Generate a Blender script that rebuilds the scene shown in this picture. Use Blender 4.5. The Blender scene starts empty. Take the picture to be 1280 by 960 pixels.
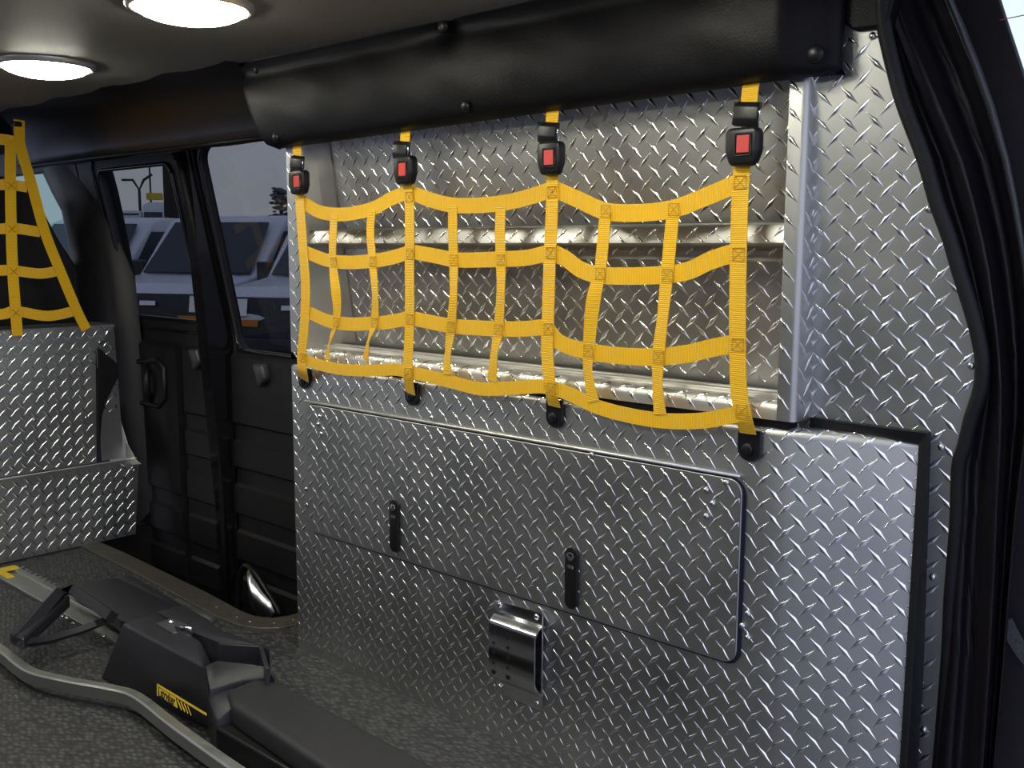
import bpy, bmesh, math, random
from mathutils import Vector, Matrix
random.seed(7)
PI = math.pi
sc = bpy.context.scene
C = sc.collection

# ---------------------------------------------------------------- camera
F = 1250.0
CAM = Vector((0.0, 0.0, 0.912))
def _cam_axes():
    fx = Vector((-750-640, 305-480, F)).normalized()          # direction of world -X in camera space
    dx = -40.0
    dy = -(F*F + (-1390)*dx)/(-175.0)
    dn = Vector((dx, dy, F)).normalized()
    X = -fx; Z = -dn; Y = Z.cross(X)
    return X, Y, Z
AX, AY, AZ = _cam_axes()
cam = bpy.data.cameras.new('camera'); cam.sensor_width = 36; cam.lens = F/1280*36
cam.clip_start = 0.02; cam.clip_end = 400
co = bpy.data.objects.new('camera', cam); C.objects.link(co)
m = Matrix(((AX[0], -AX[1], -AX[2]), (AY[0], -AY[1], -AY[2]), (AZ[0], -AZ[1], -AZ[2]))).to_4x4()
m.translation = CAM
co.matrix_world = m
sc.camera = co

# ---------------------------------------------------------------- world: overcast blue-grey winter sky
w = bpy.data.worlds.new('overcast_sky'); sc.world = w; w.use_nodes = True
nt = w.node_tree; bg = nt.nodes['Background']
tc = nt.nodes.new('ShaderNodeTexCoord'); sp = nt.nodes.new('ShaderNodeSeparateXYZ')
rp = nt.nodes.new('ShaderNodeValToRGB')
nt.links.new(tc.outputs['Generated'], sp.inputs[0]); nt.links.new(sp.outputs['Z'], rp.inputs[0])
rp.color_ramp.elements[0].position = 0.0; rp.color_ramp.elements[0].color = (0.88, 0.91, 1.0, 1)
rp.color_ramp.elements[1].position = 0.6; rp.color_ramp.elements[1].color = (0.64, 0.70, 1.0, 1)
nt.links.new(rp.outputs[0], bg.inputs[0]); bg.inputs[1].default_value = 1.45

# ---------------------------------------------------------------- exposure
vs = sc.view_settings
vs.view_transform = 'Standard'; vs.look = 'None'; vs.gamma = 1; vs.exposure = 0.0
vs.use_curve_mapping = False
LAMP = 42.0            # radiance of the dome lamps' diffusers

# ---------------------------------------------------------------- helpers
def at(u, v, ax, val):
    """point seen at pixel (u, v) lying on the plane <axis ax> = val"""
    c = Vector((u-640, v-480, F))
    r = Vector((AX.dot(c), AY.dot(c), AZ.dot(c)))
    t = (val-CAM[ax])/r[ax]
    return CAM + r*t
def atp(u, v, n, p):
    c = Vector((u-640, v-480, F)); r = Vector((AX.dot(c), AY.dot(c), AZ.dot(c)))
    return CAM + r*((Vector(p)-CAM).dot(n)/r.dot(n))

MATS = {}
def mat(name, col, rough=0.5, metal=0.0, noise=0.0, nscale=40, bump=0.0, bscale=200, emit=None, estr=0, spec=0.5, rvar=0.0, coat=0):
    if name in MATS: return MATS[name]
    M = bpy.data.materials.new(name); M.use_nodes = True; MATS[name] = M
    n = M.node_tree; b = n.nodes['Principled BSDF']
    b.inputs['Base Color'].default_value = (*col, 1); b.inputs['Roughness'].default_value = rough
    b.inputs['Metallic'].default_value = metal; b.inputs['Specular IOR Level'].default_value = spec
    b.inputs['Coat Weight'].default_value = coat
    t = n.nodes.new('ShaderNodeTexCoord')
    nz = n.nodes.new('ShaderNodeTexNoise'); nz.inputs['Scale'].default_value = nscale; nz.inputs['Detail'].default_value = 4
    n.links.new(t.outputs['Object'], nz.inputs['Vector'])
    if noise:
        r = n.nodes.new('ShaderNodeValToRGB')
        r.color_ramp.elements[0].position = .3; r.color_ramp.elements[1].position = .7
        r.color_ramp.elements[0].color = (*[c*(1-noise) for c in col], 1)
        r.color_ramp.elements[1].color = (*[min(1, c*(1+noise)) for c in col], 1)
        n.links.new(nz.outputs['Fac'], r.inputs[0]); n.links.new(r.outputs[0], b.inputs['Base Color'])
    if rvar:
        mr = n.nodes.new('ShaderNodeMapRange'); mr.inputs['From Min'].default_value = .3; mr.inputs['From Max'].default_value = .7
        mr.inputs['To Min'].default_value = rough-rvar; mr.inputs['To Max'].default_value = rough+rvar
        n.links.new(nz.outputs['Fac'], mr.inputs['Value']); n.links.new(mr.outputs[0], b.inputs['Roughness'])
    if bump:
        n2 = n.nodes.new('ShaderNodeTexNoise'); n2.inputs['Scale'].default_value = bscale; n2.inputs['Detail'].default_value = 3
        n.links.new(t.outputs['Object'], n2.inputs['Vector'])
        bp = n.nodes.new('ShaderNodeBump'); bp.inputs['Strength'].default_value = bump; bp.inputs['Distance'].default_value = .002
        n.links.new(n2.outputs['Fac'], bp.inputs['Height']); n.links.new(bp.outputs[0], b.inputs['Normal'])
    if emit:
        b.inputs['Emission Color'].default_value = (*emit, 1); b.inputs['Emission Strength'].default_value = estr
    return M

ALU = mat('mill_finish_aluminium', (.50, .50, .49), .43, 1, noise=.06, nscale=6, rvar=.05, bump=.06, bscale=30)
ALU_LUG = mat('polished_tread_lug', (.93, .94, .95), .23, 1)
ALU_IN = mat('bright_aluminium', (.84, .82, .77), .45, 1, noise=.05, nscale=5, rvar=.04, bump=.008, bscale=12)
STEEL = mat('stainless_steel', (.62, .62, .64), .16, 1, rvar=.04)
ZINC = mat('zinc_rivet', (.62, .63, .64), .25, 1)
BLACKPL = mat('black_plastic', (.009, .009, .010), .36, noise=.2, bump=.05, bscale=400, spec=.35)
BLACKRUB = mat('black_rubber', (.007, .007, .009), .6, noise=.2, spec=.3)
VINYL = mat('black_vinyl', (.0045, .004, .005), .46, noise=.15, bump=.3, bscale=350, spec=.17)
VINYL2 = mat('glossy_black_vinyl', (.008, .007, .009), .33, noise=.15, bump=.2, bscale=350, spec=.5)
TRIM = mat('dark_door_trim', (.010, .0085, .010), .5, noise=.2, bump=.15, bscale=300)
PAINT = mat('black_gloss_paint', (.008, .007, .009), .12, coat=.5)
CEIL = mat('grey_speckled_headliner', (.21, .20, .175), .55, noise=.22, nscale=260, bump=.25, bscale=260)
RED = mat('red_release_plastic', (.60, .05, .04), .4)
CHROME = mat('chrome', (.75, .76, .78), .08, 1)
COVER = mat('charcoal_moulded_plastic', (.022, .022, .028), .42, noise=.15, bump=.2, bscale=500)
BARALU = mat('satin_aluminium_bar', (.50, .51, .48), .42, 1, rvar=.05)
YEL = mat('yellow_print', (.80, .55, .03), .45)
WHITEP = mat('white_vehicle_paint', (.80, .83, .88), .35, coat=.3)
GRILLE = mat('dark_grille', (.03, .03, .035), .4)
AMBER = mat('amber_lens', (.75, .25, .03), .3)
SNOW = mat('trodden_snow', (.30, .32, .35), .9, noise=.25, nscale=2, bump=.5, bscale=5)
DARKGL = mat('vehicle_windscreen', (.02, .035, .045), .08, spec=.6)
POLE = mat('weathered_pole', (.05, .04, .035), .8, noise=.3)
STEPM = mat('dark_threshold_strip', (.10, .09, .075), .45, .4, noise=.25, nscale=60)
SEATM = mat('dark_seat_cloth', (.014, .013, .015), .8, noise=.2)

def web_mat(name, axis):
    M = bpy.data.materials.new(name); M.use_nodes = True; n = M.node_tree; b = n.nodes['Principled BSDF']
    b.inputs['Roughness'].default_value = .45; b.inputs['Specular IOR Level'].default_value = .35
    b.inputs['Sheen Weight'].default_value = .15
    t = n.nodes.new('ShaderNodeTexCoord'); wv = n.nodes.new('ShaderNodeTexWave'); wv.bands_direction = axis
    wv.inputs['Scale'].default_value = 105; wv.inputs['Distortion'].default_value = .8
    wv.inputs['Detail'].default_value = 1
    n.links.new(t.outputs['Object'], wv.inputs['Vector'])
    r = n.nodes.new('ShaderNodeValToRGB')
    r.color_ramp.elements[0].color = (.76, .40, .006, 1); r.color_ramp.elements[1].color = (.98, .575, .014, 1)
    n.links.new(wv.outputs['Fac'], r.inputs[0]); n.links.new(r.outputs[0], b.inputs['Base Color'])
    bp = n.nodes.new('ShaderNodeBump'); bp.inputs['Strength'].default_value = .5; bp.inputs['Distance'].default_value = .0012
    n.links.new(wv.outputs['Fac'], bp.inputs['Height']); n.links.new(bp.outputs[0], b.inputs['Normal'])
    return M
WEBV = web_mat('yellow_webbing_upright', 'Z')
WEBH = web_mat('yellow_webbing_level', 'X')
WEBY = web_mat('yellow_webbing_bulkhead', 'Y')
STITCH = mat('yellow_stitching', (.42, .25, .012), .7)

def glass(name, tint):
    M = bpy.data.materials.new(name); M.use_nodes = True; n = M.node_tree
    n.nodes.clear()
    o = n.nodes.new('ShaderNodeOutputMaterial'); tr = n.nodes.new('ShaderNodeBsdfTransparent'); gl = n.nodes.new('ShaderNodeBsdfGlossy')
    tr.inputs[0].default_value = (*tint, 1); gl.inputs['Roughness'].default_value = .03
    mx = n.nodes.new('ShaderNodeMixShader'); mx.inputs[0].default_value = .04
    n.links.new(tr.outputs[0], mx.inputs[1]); n.links.new(gl.outputs[0], mx.inputs[2])
    n.links.new(mx.outputs[0], o.inputs[0])
    return M
TINT = glass('privacy_glass', (.37, .38, .39))
CABGL = glass('cab_glass', (.42, .50, .50))
CLEAR = glass('clear_glass', (.9, .96, .96))

def rootpos(p):
    v = Vector((0, 0, 0))
    while p is not None:
        v += p.location; p = p.parent
    return v
def obj(name, bm, material, parent=None, smooth=False, kind=None, label=None):
    """bm is in world coordinates"""
    off = rootpos(parent)
    if off.length: bmesh.ops.translate(bm, vec=-off, verts=bm.verts)
    bmesh.ops.recalc_face_normals(bm, faces=bm.faces)
    me = bpy.data.meshes.new(name); bm.to_mesh(me); bm.free()
    if smooth:
        for p in me.polygons: p.use_smooth = True
        if smooth == 'auto':
            me.set_sharp_from_angle(angle=math.radians(38))
    me.materials.append(material)
    o = bpy.data.objects.new(name, me); C.objects.link(o)
    if parent is not None: o.parent = parent
    if kind: o['kind'] = kind
    if label: o['label'] = label
    return o
def thing(name, loc, label, cat, group=None):
    o = bpy.data.objects.new(name, None); C.objects.link(o); o.location = loc; o.empty_display_size = .05
    o['label'] = label; o['category'] = cat
    if group: o['group'] = group
    return o
def tag(o, label, cat, group=None):
    o['label'] = label; o['category'] = cat
    if group: o['group'] = group
    return o
def structure(o):
    o['kind'] = 'structure'; return o
def NB(): return bmesh.new()
def domes(name, pts, n, r_, h, mt, parent, seg=10):
    """one object per head; alike heads share one mesh"""
    me = None
    for p in pts:
        if me is None:
            bm = NB(); dome(bm, (0, 0, 0), n, r_, h, seg, 3); o = obj(name, bm, mt, None, smooth=True); me = o.data
        else:
            o = bpy.data.objects.new(name, me); C.objects.link(o)
        o.parent = parent; o.location = Vector(p)-rootpos(parent)
def join(bm, other):
    me = bpy.data.meshes.new('t'); other.to_mesh(me); bm.from_mesh(me); bpy.data.meshes.remove(me); other.free()
def box(bm, a, b, bevel=0, seg=2):
    t = bmesh.new()
    bmesh.ops.create_cube(t, size=1)
    a = Vector(a); b = Vector(b)
    for v in t.verts:
        v.co = Vector([(a[i]+b[i])/2 + v.co[i]*(b[i]-a[i]) for i in range(3)])
    if bevel: bmesh.ops.bevel(t, geom=t.edges[:], offset=bevel, segments=seg, affect='EDGES', profile=.5)
    join(bm, t)
def prism(bm, pts, vec, bevel=0, seg=2):
    """closed polygon of 3D points extruded by vec"""
    t = bmesh.new(); vec = Vector(vec)
    a = [t.verts.new(Vector(p)) for p in pts]; b = [t.verts.new(Vector(p)+vec) for p in pts]
    n = len(pts)
    t.faces.new(a); t.faces.new(b[::-1])
    for i in range(n): t.faces.new((a[i], b[i], b[(i+1) % n], a[(i+1) % n]))
    bmesh.ops.recalc_face_normals(t, faces=t.faces)
    if bevel: bmesh.ops.bevel(t, geom=t.edges[:], offset=bevel, segments=seg, affect='EDGES', profile=.5)
    join(bm, t)
def rrect(u0, v0, u1, v1, r, n=5):
    out = []
    for cx, cy, a0 in ((u1-r, v1-r, 0), (u0+r, v1-r, 90), (u0+r, v0+r, 180), (u1-r, v0+r, 270)):
        for k in range(n+1):
            a = math.radians(a0+90*k/n); out.append((cx+r*math.cos(a), cy+r*math.sin(a)))
    return out
def tube(bm, pts, r, n=8, closed_ends=True, rr=None):
    pts = [Vector(p) for p in pts]; rings = []
    t = bmesh.new(); prev = None
    for i, p in enumerate(pts):
        d = (pts[min(i+1, len(pts)-1)]-pts[max(i-1, 0)]).normalized()
        if prev is None:
            up = Vector((0, 0, 1)) if abs(d.z) < .9 else Vector((1, 0, 0))
            a = d.cross(up).normalized()
        else: a = (prev-d*prev.dot(d)).normalized()
        prev = a; b = d.cross(a)
        R = rr[i] if rr else r
        rings.append([t.verts.new(p+(a*math.cos(2*PI*k/n)+b*math.sin(2*PI*k/n))*R) for k in range(n)])
    for i in range(len(rings)-1):
        for k in range(n): t.faces.new((rings[i][k], rings[i][(k+1) % n], rings[i+1][(k+1) % n], rings[i+1][k]))
    if closed_ends: t.faces.new(rings[0][::-1]); t.faces.new(rings[-1])
    join(bm, t)
def dome(bm, c, n, r, h, seg=12, rings=4):
    """flattened round head on normal n"""
    n = Vector(n).normalized(); a = n.orthogonal().normalized(); b = n.cross(a); c = Vector(c)
    t = bmesh.new(); rs = []
    for i in range(rings):
        th = PI/2*i/rings
        rs.append([t.verts.new(c+n*h*math.sin(th)+(a*math.cos(2*PI*k/seg)+b*math.sin(2*PI*k/seg))*r*math.cos(th)) for k in range(seg)])
    top = t.verts.new(c+n*h)
    for i in range(rings-1):
        for k in range(seg): t.faces.new((rs[i][k], rs[i][(k+1) % seg], rs[i+1][(k+1) % seg], rs[i+1][k]))
    for k in range(seg): t.faces.new((rs[-1][k], rs[-1][(k+1) % seg], top))
    t.faces.new(rs[0][::-1])
    join(bm, t)
def cyl(bm, c, n, r, h, seg=14, bevel=0):
    n = Vector(n).normalized(); a = n.orthogonal().normalized(); b = n.cross(a); c = Vector(c)
    prism(bm, [c+(a*math.cos(2*PI*k/seg)+b*math.sin(2*PI*k/seg))*r for k in range(seg)], n*h, bevel, 2)
def catmull(P, sub=6):
    P = [Vector(p) for p in P]
    if len(P) < 3: 
        return [P[0].lerp(P[1], k/sub) for k in range(sub+1)]
    out = []
    for i in range(len(P)-1):
        a = P[max(i-1, 0)]; b = P[i]; c = P[i+1]; d = P[min(i+2, len(P)-1)]
        for k in range(sub):
            t = k/sub
            out.append(.5*((2*b)+(c-a)*t+(2*a-5*b+4*c-d)*t*t+(-a+3*b-3*c+d)*t*t*t))
    out.append(P[-1]); return out
def grid(bm, rows, close=False):
    V = [[bm.verts.new(p) for p in r] for r in rows]
    for i in range(len(V)-1):
        for j in range(len(V[0])-1): bm.faces.new((V[i][j], V[i][j+1], V[i+1][j+1], V[i+1][j]))
    return V

# tread lugs ---------------------------------------------------------------
PITCH = .0362
def lugs(f, s0, s1, t0, t1, ok=None, os=0., ot=0., L=.037, W=.0056, Hh=.0013):
    """raised diamond-plate lugs as real relief on the surface f(s, t, h); returns a bmesh"""
    bm = NB()
    st = [-1, -.72, -.4, -.16, 0, .16, .4, .72, 1]
    def wd(t): return W*(.50*(1-abs(t)**1.6)+.22*math.exp(-(t/.2)**2))
    def ht(t): return Hh*(1-abs(t)**2.2)+.0003
    cr = [(-1, 0), (-.55, .62), (0, 1), (.55, .62), (1, 0)]
    i0 = int(math.floor((s0-os)/PITCH))-1; i1 = int(math.ceil((s1-os)/PITCH))+1
    j0 = int(math.floor((t0-ot)/PITCH))-1; j1 = int(math.ceil((t1-ot)/PITCH))+1
    for i in range(i0, i1+1):
        for j in range(j0, j1+1):
            for k in (0, 1):
                cs = os+(i+.5*k)*PITCH; ct = ot+(j+.5*k)*PITCH
                a = math.radians(-45 if k == 0 else 45)
                ca, sa = math.cos(a), math.sin(a)
                e = L/2*.70
                if not (s0-e*.2 < cs < s1+e*.2 and t0-e*.2 < ct < t1+e*.2): continue
                if ok and not ok(cs, ct): continue
                rows = []
                for t in st:
                    l = t*L/2; ww = max(wd(t), .0003); hh = ht(t); row = []
                    for c, hc in cr:
                        s_ = cs+ca*l-sa*c*ww; t_ = ct+sa*l+ca*c*ww
                        s_ = min(max(s_, s0), s1); t_ = min(max(t_, t0), t1)
                        row.append(bm.verts.new(f(s_, t_, hh*hc-.0002)))
                    rows.append(row)
                for x in range(len(rows)-1):
                    for y in range(4): bm.faces.new((rows[x][y], rows[x+1][y], rows[x+1][y+1], rows[x][y+1]))
    return bm
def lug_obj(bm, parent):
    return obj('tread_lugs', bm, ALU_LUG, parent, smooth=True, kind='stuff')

# ================================================================ LARGE STRUCTURE
# floor of the load space (ends at the side step well)
fl = mat('ribbed_rubber_floor', (.03, .03, .03), .5)
n = fl.node_tree; b = n.nodes['Principled BSDF']
t = n.nodes.new('ShaderNodeTexCoord'); mp = n.nodes.new('ShaderNodeMapping'); mp.inputs['Rotation'].default_value = (0, 0, .6)
mp.inputs['Scale'].default_value = (1, 1.7, 1)
vo = n.nodes.new('ShaderNodeTexVoronoi'); vo.inputs['Scale'].default_value = 62; vo.inputs['Randomness'].default_value = .6
n.links.new(t.outputs['Object'], mp.inputs[0]); n.links.new(mp.outputs[0], vo.inputs['Vector'])
r = n.nodes.new('ShaderNodeValToRGB'); r.color_ramp.elements[0].position = .15; r.color_ramp.elements[1].position = .62
r.color_ramp.elements[0].color = (.095, .095, .098, 1); r.color_ramp.elements[1].color = (.030, .030, .032, 1)
n.links.new(vo.outputs['Distance'], r.inputs[0]); n.links.new(r.outputs[0], b.inputs['Base Color'])
bp = n.nodes.new('ShaderNodeBump'); bp.invert = True; bp.inputs['Strength'].default_value = .9; bp.inputs['Distance'].default_value = .003
n.links.new(vo.outputs['Distance'], bp.inputs['Height']); n.links.new(bp.outputs[0], b.inputs['Normal'])

edge = [(-3.0, 1.372), (-2.82, 1.372), (-2.328, 1.352), (-2.13, 1.337), (-2.075, 1.340), (-2.035, 1.358), (-2.015, 1.40), (-2.01, 1.48)]
bm = NB()
poly = [(-.36, -.25), (-.36, 1.60), (-2.01, 1.60)] + edge[::-1] + [(-3.0, -.25)]
prism(bm, [(x, y, 0) for x, y in poly], (0, 0, -.04))
structure(obj('floor', bm, fl))
# threshold strip along the step well
inner = [(-3.0, 1.315), (-2.66, 1.305), (-2.146, 1.275), (-2.06, 1.278), (-2.0, 1.300), (-1.965, 1.335), (-1.95, 1.385), (-1.95, 1.48)]
bm = NB()
prism(bm, [(x, y, -.03) for x, y in edge] + [(x, y, -.03) for x, y in inner[::-1]], (0, 0, .035), .0015, 1)
to = obj('trim_1', bm, STEPM); structure(to)
domes('screw', [(x, y, .005) for x, y in ((-2.05, 1.31), (-2.0, 1.345), (-2.1, 1.305), (-2.2, 1.31), (-1.985, 1.39))], (0, 0, 1), .004, .002, ZINC, to, 8)
# step well
bm = NB()
box(bm, (-3.05, 1.33, -.34), (-1.9, 1.9, -.32)); box(bm, (-3.05, 1.30, -.34), (-1.9, 1.32, -.04)); box(bm, (-3.07, 1.3, -.34), (-3.05, 1.9, 0))
structure(obj('step_well', bm, TRIM))

# ceiling with rolled sides
bm = NB()
box(bm, (-3.35, -.2, 1.30), (-.33, 1.42, 1.33))
structure(obj('ceiling', bm, CEIL))
bm = NB()
box(bm, (-4.9, -.3, 1.24), (-3.35, 1.6, 1.36)); structure(obj('ceiling', bm, VINYL))

# outer side wall (skins around the door openings) ----------------------------------
def Yw(z):   # tumblehome of the body side
    return 1.60 if z < .68 else 1.60-(z-.68)*.205
def strip_plate(name, rect, hole, mt, yfun, thick=.05, nsub=8):
    """rectangular plate (X, Z) with a rounded-rectangle opening; hole order: corners TR, TL, BL, BR"""
    x0, z0, x1, z1 = rect; cs = [(x1, z1), (x0, z1), (x0, z0), (x1, z0)]
    n_ = len(hole)//4; bm = NB(); H = hole; O = [cs[i//n_] for i in range(len(H))]
    for i in range(len(H)):
        j = (i+1) % len(H); a, b_, c_, d_ = H[i], H[j], O[j], O[i]
        for k in range(nsub):     # subdivide towards the rim so the plate can lean
            def L(p, q, t): return (p[0]+(q[0]-p[0])*t, p[1]+(q[1]-p[1])*t)
            m_ = 8 if O[i] != O[j] else 1
            for e in range(m_):
                A_ = L(a, b_, e/m_); B_ = L(a, b_, (e+1)/m_); D_ = L(d_, c_, e/m_); C_ = L(d_, c_, (e+1)/m_)
                q = [L(A_, D_, k/nsub), L(B_, C_, k/nsub), L(B_, C_, (k+1)/nsub), L(A_, D_, (k+1)/nsub)]
                uq = []
                for p in q:
                    if not any(abs(p[0]-o_[0])+abs(p[1]-o_[1]) < 1e-6 for o_ in uq): uq.append(p)
                if len(uq) > 2: bm.faces.new([bm.verts.new((x, 0, z)) for x, z in uq])
    bmesh.ops.remove_doubles(bm, verts=bm.verts, dist=1e-5)
    ret = bmesh.ops.extrude_face_region(bm, geom=bm.faces[:])
    for v in ret['geom']:
        if isinstance(v, bmesh.types.BMVert): v.co.y += thick
    for v in bm.verts: v.co.y += yfun(v.co.z)
    return structure(obj(name, bm, mt))
win2 = [(x, z) for x, z in rrect(-2.525, .62, -1.72, 1.185, .045)]
win1 = [(x, z) for x, z in rrect(-3.13, .69, -2.685, 1.150, .03)]
# bend the side glass: front edge of each window leans with the body, handled by Yw
strip_plate('wall_right', (-3.45, -.4, -.64, 1.32), rrect(-3.28, -.30, -1.70, 1.23, .01), TRIM, Yw, .06)
def door(name, x0, x1, win, label=None):
    return strip_plate(name, (x0, -.29, x1, 1.225), win, TRIM, Yw, .022)
d1 = door('door_1', -3.27, -2.585, win1)
d2 = door('door_2', -2.575, -1.71, win2)
def win_glass(name, win, parent):
    bm = NB()
    cx = sum(p[0] for p in win)/len(win); cz = sum(p[1] for p in win)/len(win)
    pts = [(cx+(x-cx)*1.04, cz+(z-cz)*1.04) for x, z in win]
    prism(bm, [(x, 1.60-(z-.68)*.205+.014, z) for x, z in pts], (0, .004, 0))
    return structure(obj(name, bm, TINT))
win_glass('window_1', win1, d1); win_glass('window_2', win2, d2)
def win_seal(win, parent):
    bm = NB()
    tube(bm, [(x, Yw(max(z, .6))-.004, z) for x, z in win+win[:2]], .006, 8)
    obj('window_seal', bm, PAINT, parent, smooth=True)
    bm = NB(); cx = sum(p[0] for p in win)/len(win); cz = sum(p[1] for p in win)/len(win)
    big = [(x+(.035 if x > cx else -.035), z+(.035 if z > cz else -.035)) for x, z in win]
    tube(bm, [(x, Yw(max(z, .6))-.002, z) for x, z in big+big[:2]], .005, 8)
    obj('window_flange', bm, PAINT, parent, smooth=True)
win_seal(win1, d1); win_seal(win2, d2)
# centre post between doors, and B pillar
bm = NB()
prism(bm, [(-2.625, Yw(z)-.012, z) for z in (-.29, .68, 1.22)]+[(-2.545, Yw(z)-.012, z) for z in (1.22, .68, -.29)], (0, .012, 0), .004, 1)
structure(obj('trim_2', bm, PAINT))
bm = NB()
for zz in ((.30, .70), (.72, 1.2)):
    pass
tube(bm, [(-2.60, Yw(z)-.02, z) for z in (-.28, .1, .4, .68, .95, 1.2)], .010, 8)
structure(obj('trim_3', bm, BLACKRUB, smooth=True))
# lower door cards with recessed horizontal ribs and pull handle
def card(parent, x0, x1, ribs):
    bm = NB(); z0, z1 = -.27, .60
    prof = []; z = z0
    prof.append((z0, 0)); 
    for zr in ribs:
        prof += [(zr-.030, .014), (zr-.022, .004), (zr+.022, .004), (zr+.030, .014)]
    prof.append((z1, .014)); prof.append((z1+.012, .0))
    prism(bm, [(x0, 1.594-dy, z) for z, dy in prof]+[(x0, 1.599, z1+.012), (x0, 1.599, z0)], (x1-x0, 0, 0))
    return obj('door_card', bm, TRIM, parent)
card(d2, -2.53, -1.76, (-.16, -.03, .11, .25, .38))
card(d1, -2.80, -2.64, (-.16, -.03, .11, .25, .38))
card(d1, -3.2, -2.84, (-.16, -.03, .11))
# pull handle in the first door
bm = NB()
h = [at(168, 452, 1, 1.575), at(196, 450, 1, 1.575), at(205, 460, 1, 1.575), at(206, 498, 1, 1.575), at(198, 508, 1, 1.575), at(172, 502, 1, 1.575), at(162, 490, 1, 1.575), at(162, 460, 1, 1.575)]
tube(bm, h+h[:2], .008, 8); obj('handle_bezel', bm, TRIM, d1, smooth=True)
bm = NB(); tube(bm, [at(185, 458, 1, 1.58), at(183, 470, 1, 1.56), at(184, 490, 1, 1.56), at(190, 500, 1, 1.58)], .011, 8)
obj('door_handle', bm, BLACKPL, d1, smooth=True)
for q, (px, py) in enumerate(((240, 448), (321, 468))):
    c = at(px, py, 1, 1.56); bm = NB()
    prism(bm, [c+Vector((-.03, 0, .025)), c+Vector((.02, 0, .03)), c+Vector((.035, 0, -.01)), c+Vector((.0, 0, -.04))], (0, .03, 0), .008, 2)
    obj('latch_cover', bm, mat('grey_latch_plastic', (.05, .05, .055), .35), d1 if q == 0 else d2, smooth=True)
# chrome detent in the step well and its black arch
lampt = thing('step_reflector', at(333, 770, 1, 1.50), 'chrome pointed teardrop piece in the dark step well by the plated cabinet', 'reflector')
bm = NB()
P = [at(*p, 1, 1.50) for p in ((311, 711), (316, 722), (328, 740), (338, 752), (343, 765), (338, 773), (328, 773), (319, 762), (313, 740))]
cen = sum(P, Vector())/len(P)
rws = [[cen+(p-cen)*k+Vector((0, -.022*math.sqrt(max(0, 1-k*k)), 0)) for p in P+P[:1]] for k in (1, .93, .8, .6, .4, .2, .02)]
grid(bm, rws); bmesh.ops.remove_doubles(bm, verts=bm.verts, dist=1e-5); obj('chrome_shell', bm, mat('brushed_chrome', (.8, .82, .84), .3, 1), lampt, smooth=True)
bm = NB(); tube(bm, catmull([at(*p, 1, 1.53) for p in ((296, 760), (299, 728), (306, 708), (318, 716), (335, 742), (350, 768))]), .009, 8)
obj('black_arch', bm, BLACKPL, lampt, smooth=True)

# rolled vinyl side of the headliner beyond the pad, from the pad to the front
def roll(x0, x1, prof, name, mt, nx=24, wob=0):
    bm = NB(); rows = []
    for i in range(nx+1):
        x = x0+(x1-x0)*i/nx
        rows.append([(x, y+wob*math.sin(i*1.7+j)*.5, z+wob*math.cos(i*1.1+j)) for j, (y, z) in enumerate(prof)])
    grid(bm, rows)
    return obj(name, bm, mt, smooth=True)
arc = [(1.17, 1.302), (1.21, 1.300), (1.25, 1.293), (1.29, 1.277), (1.325, 1.252), (1.35, 1.222), (1.365, 1.19), (1.37, 1.165), (1.39, 1.16), (1.50, 1.195), (1.58, 1.20)]
structure(roll(-3.40, -1.90, arc, 'trim_4', VINYL2, 30, .0012))
bm = NB(); tube(bm, [(-3.4, 1.372, 1.168), (-2.6, 1.372, 1.166), (-1.9, 1.372, 1.164)], .006, 8); structure(obj('trim_5', bm, VINYL, smooth=True))

# opposite side of the load space and front bulkhead region (seen only in reflections)
bm = NB()
box(bm, (-3.4, -.30, 0), (-.40, -.26, .62)); box(bm, (-3.4, -.30, 1.12), (-.40, -.26, 1.33))
for x0, x1 in ((-3.4, -3.25), (-2.35, -2.2), (-1.3, -1.15), (-.5, -.40)): box(bm, (x0, -.30, .62), (x1, -.26, 1.12))
structure(obj('wall_left', bm, TRIM))
bm = NB(); box(bm, (-3.4, -.285, .62), (-.40, -.28, 1.12)); structure(obj('window_3', bm, TINT))
bm = NB()
box(bm, (-5.0, -.3, -.2), (-4.9, 1.7, .62)); box(bm, (-5.0, -.3, -.3), (-3.4, 1.75, -.2)); structure(obj('wall_front', bm, TRIM))
# cab side (front passenger door) with its untinted window
cabw = rrect(at(18, 240, 1, 1.6).x, .60, -3.42, at(45, 217, 1, 1.53).z, .08)
cd = strip_plate('door_3', (-5.0, -.4, -3.30, 1.33), cabw, TRIM, lambda z: 1.60-max(0, z-.68)*.205, .05)
bm = NB(); prism(bm, [(x, 1.62-(z-.68)*.205, z) for x, z in cabw], (0, .004, 0)); structure(obj('window_4', bm, CABGL))
# B pillar, wide and dark, in front of the cab door
bm = NB()
rowsB = []
for (ul, v_, ur) in ((100, 640, 170), (95, 560, 165), (92, 480, 160), (88, 400, 152), (82, 340, 146), (76, 300, 138), (69, 264, 131), (56, 240, 126), (45, 217, 120), (30, 190, 112)):
    a_ = at(ul, v_, 1, 1.50); b2_ = at(ur, v_, 1, 1.53); w_ = b2_.x-a_.x
    rowsB.append([(a_.x, 1.58, a_.z), (a_.x+w_*.05, 1.515, a_.z), (a_.x+w_*.25, 1.495, a_.z), (a_.x+w_*.5, 1.49, a_.z), (a_.x+w_*.8, 1.51, a_.z), (a_.x+w_*.95, 1.53, a_.z), (b2_.x, 1.59, b2_.z)])
grid(bm, rowsB); structure(obj('trim_6', bm, TRIM, smooth=True))

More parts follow.
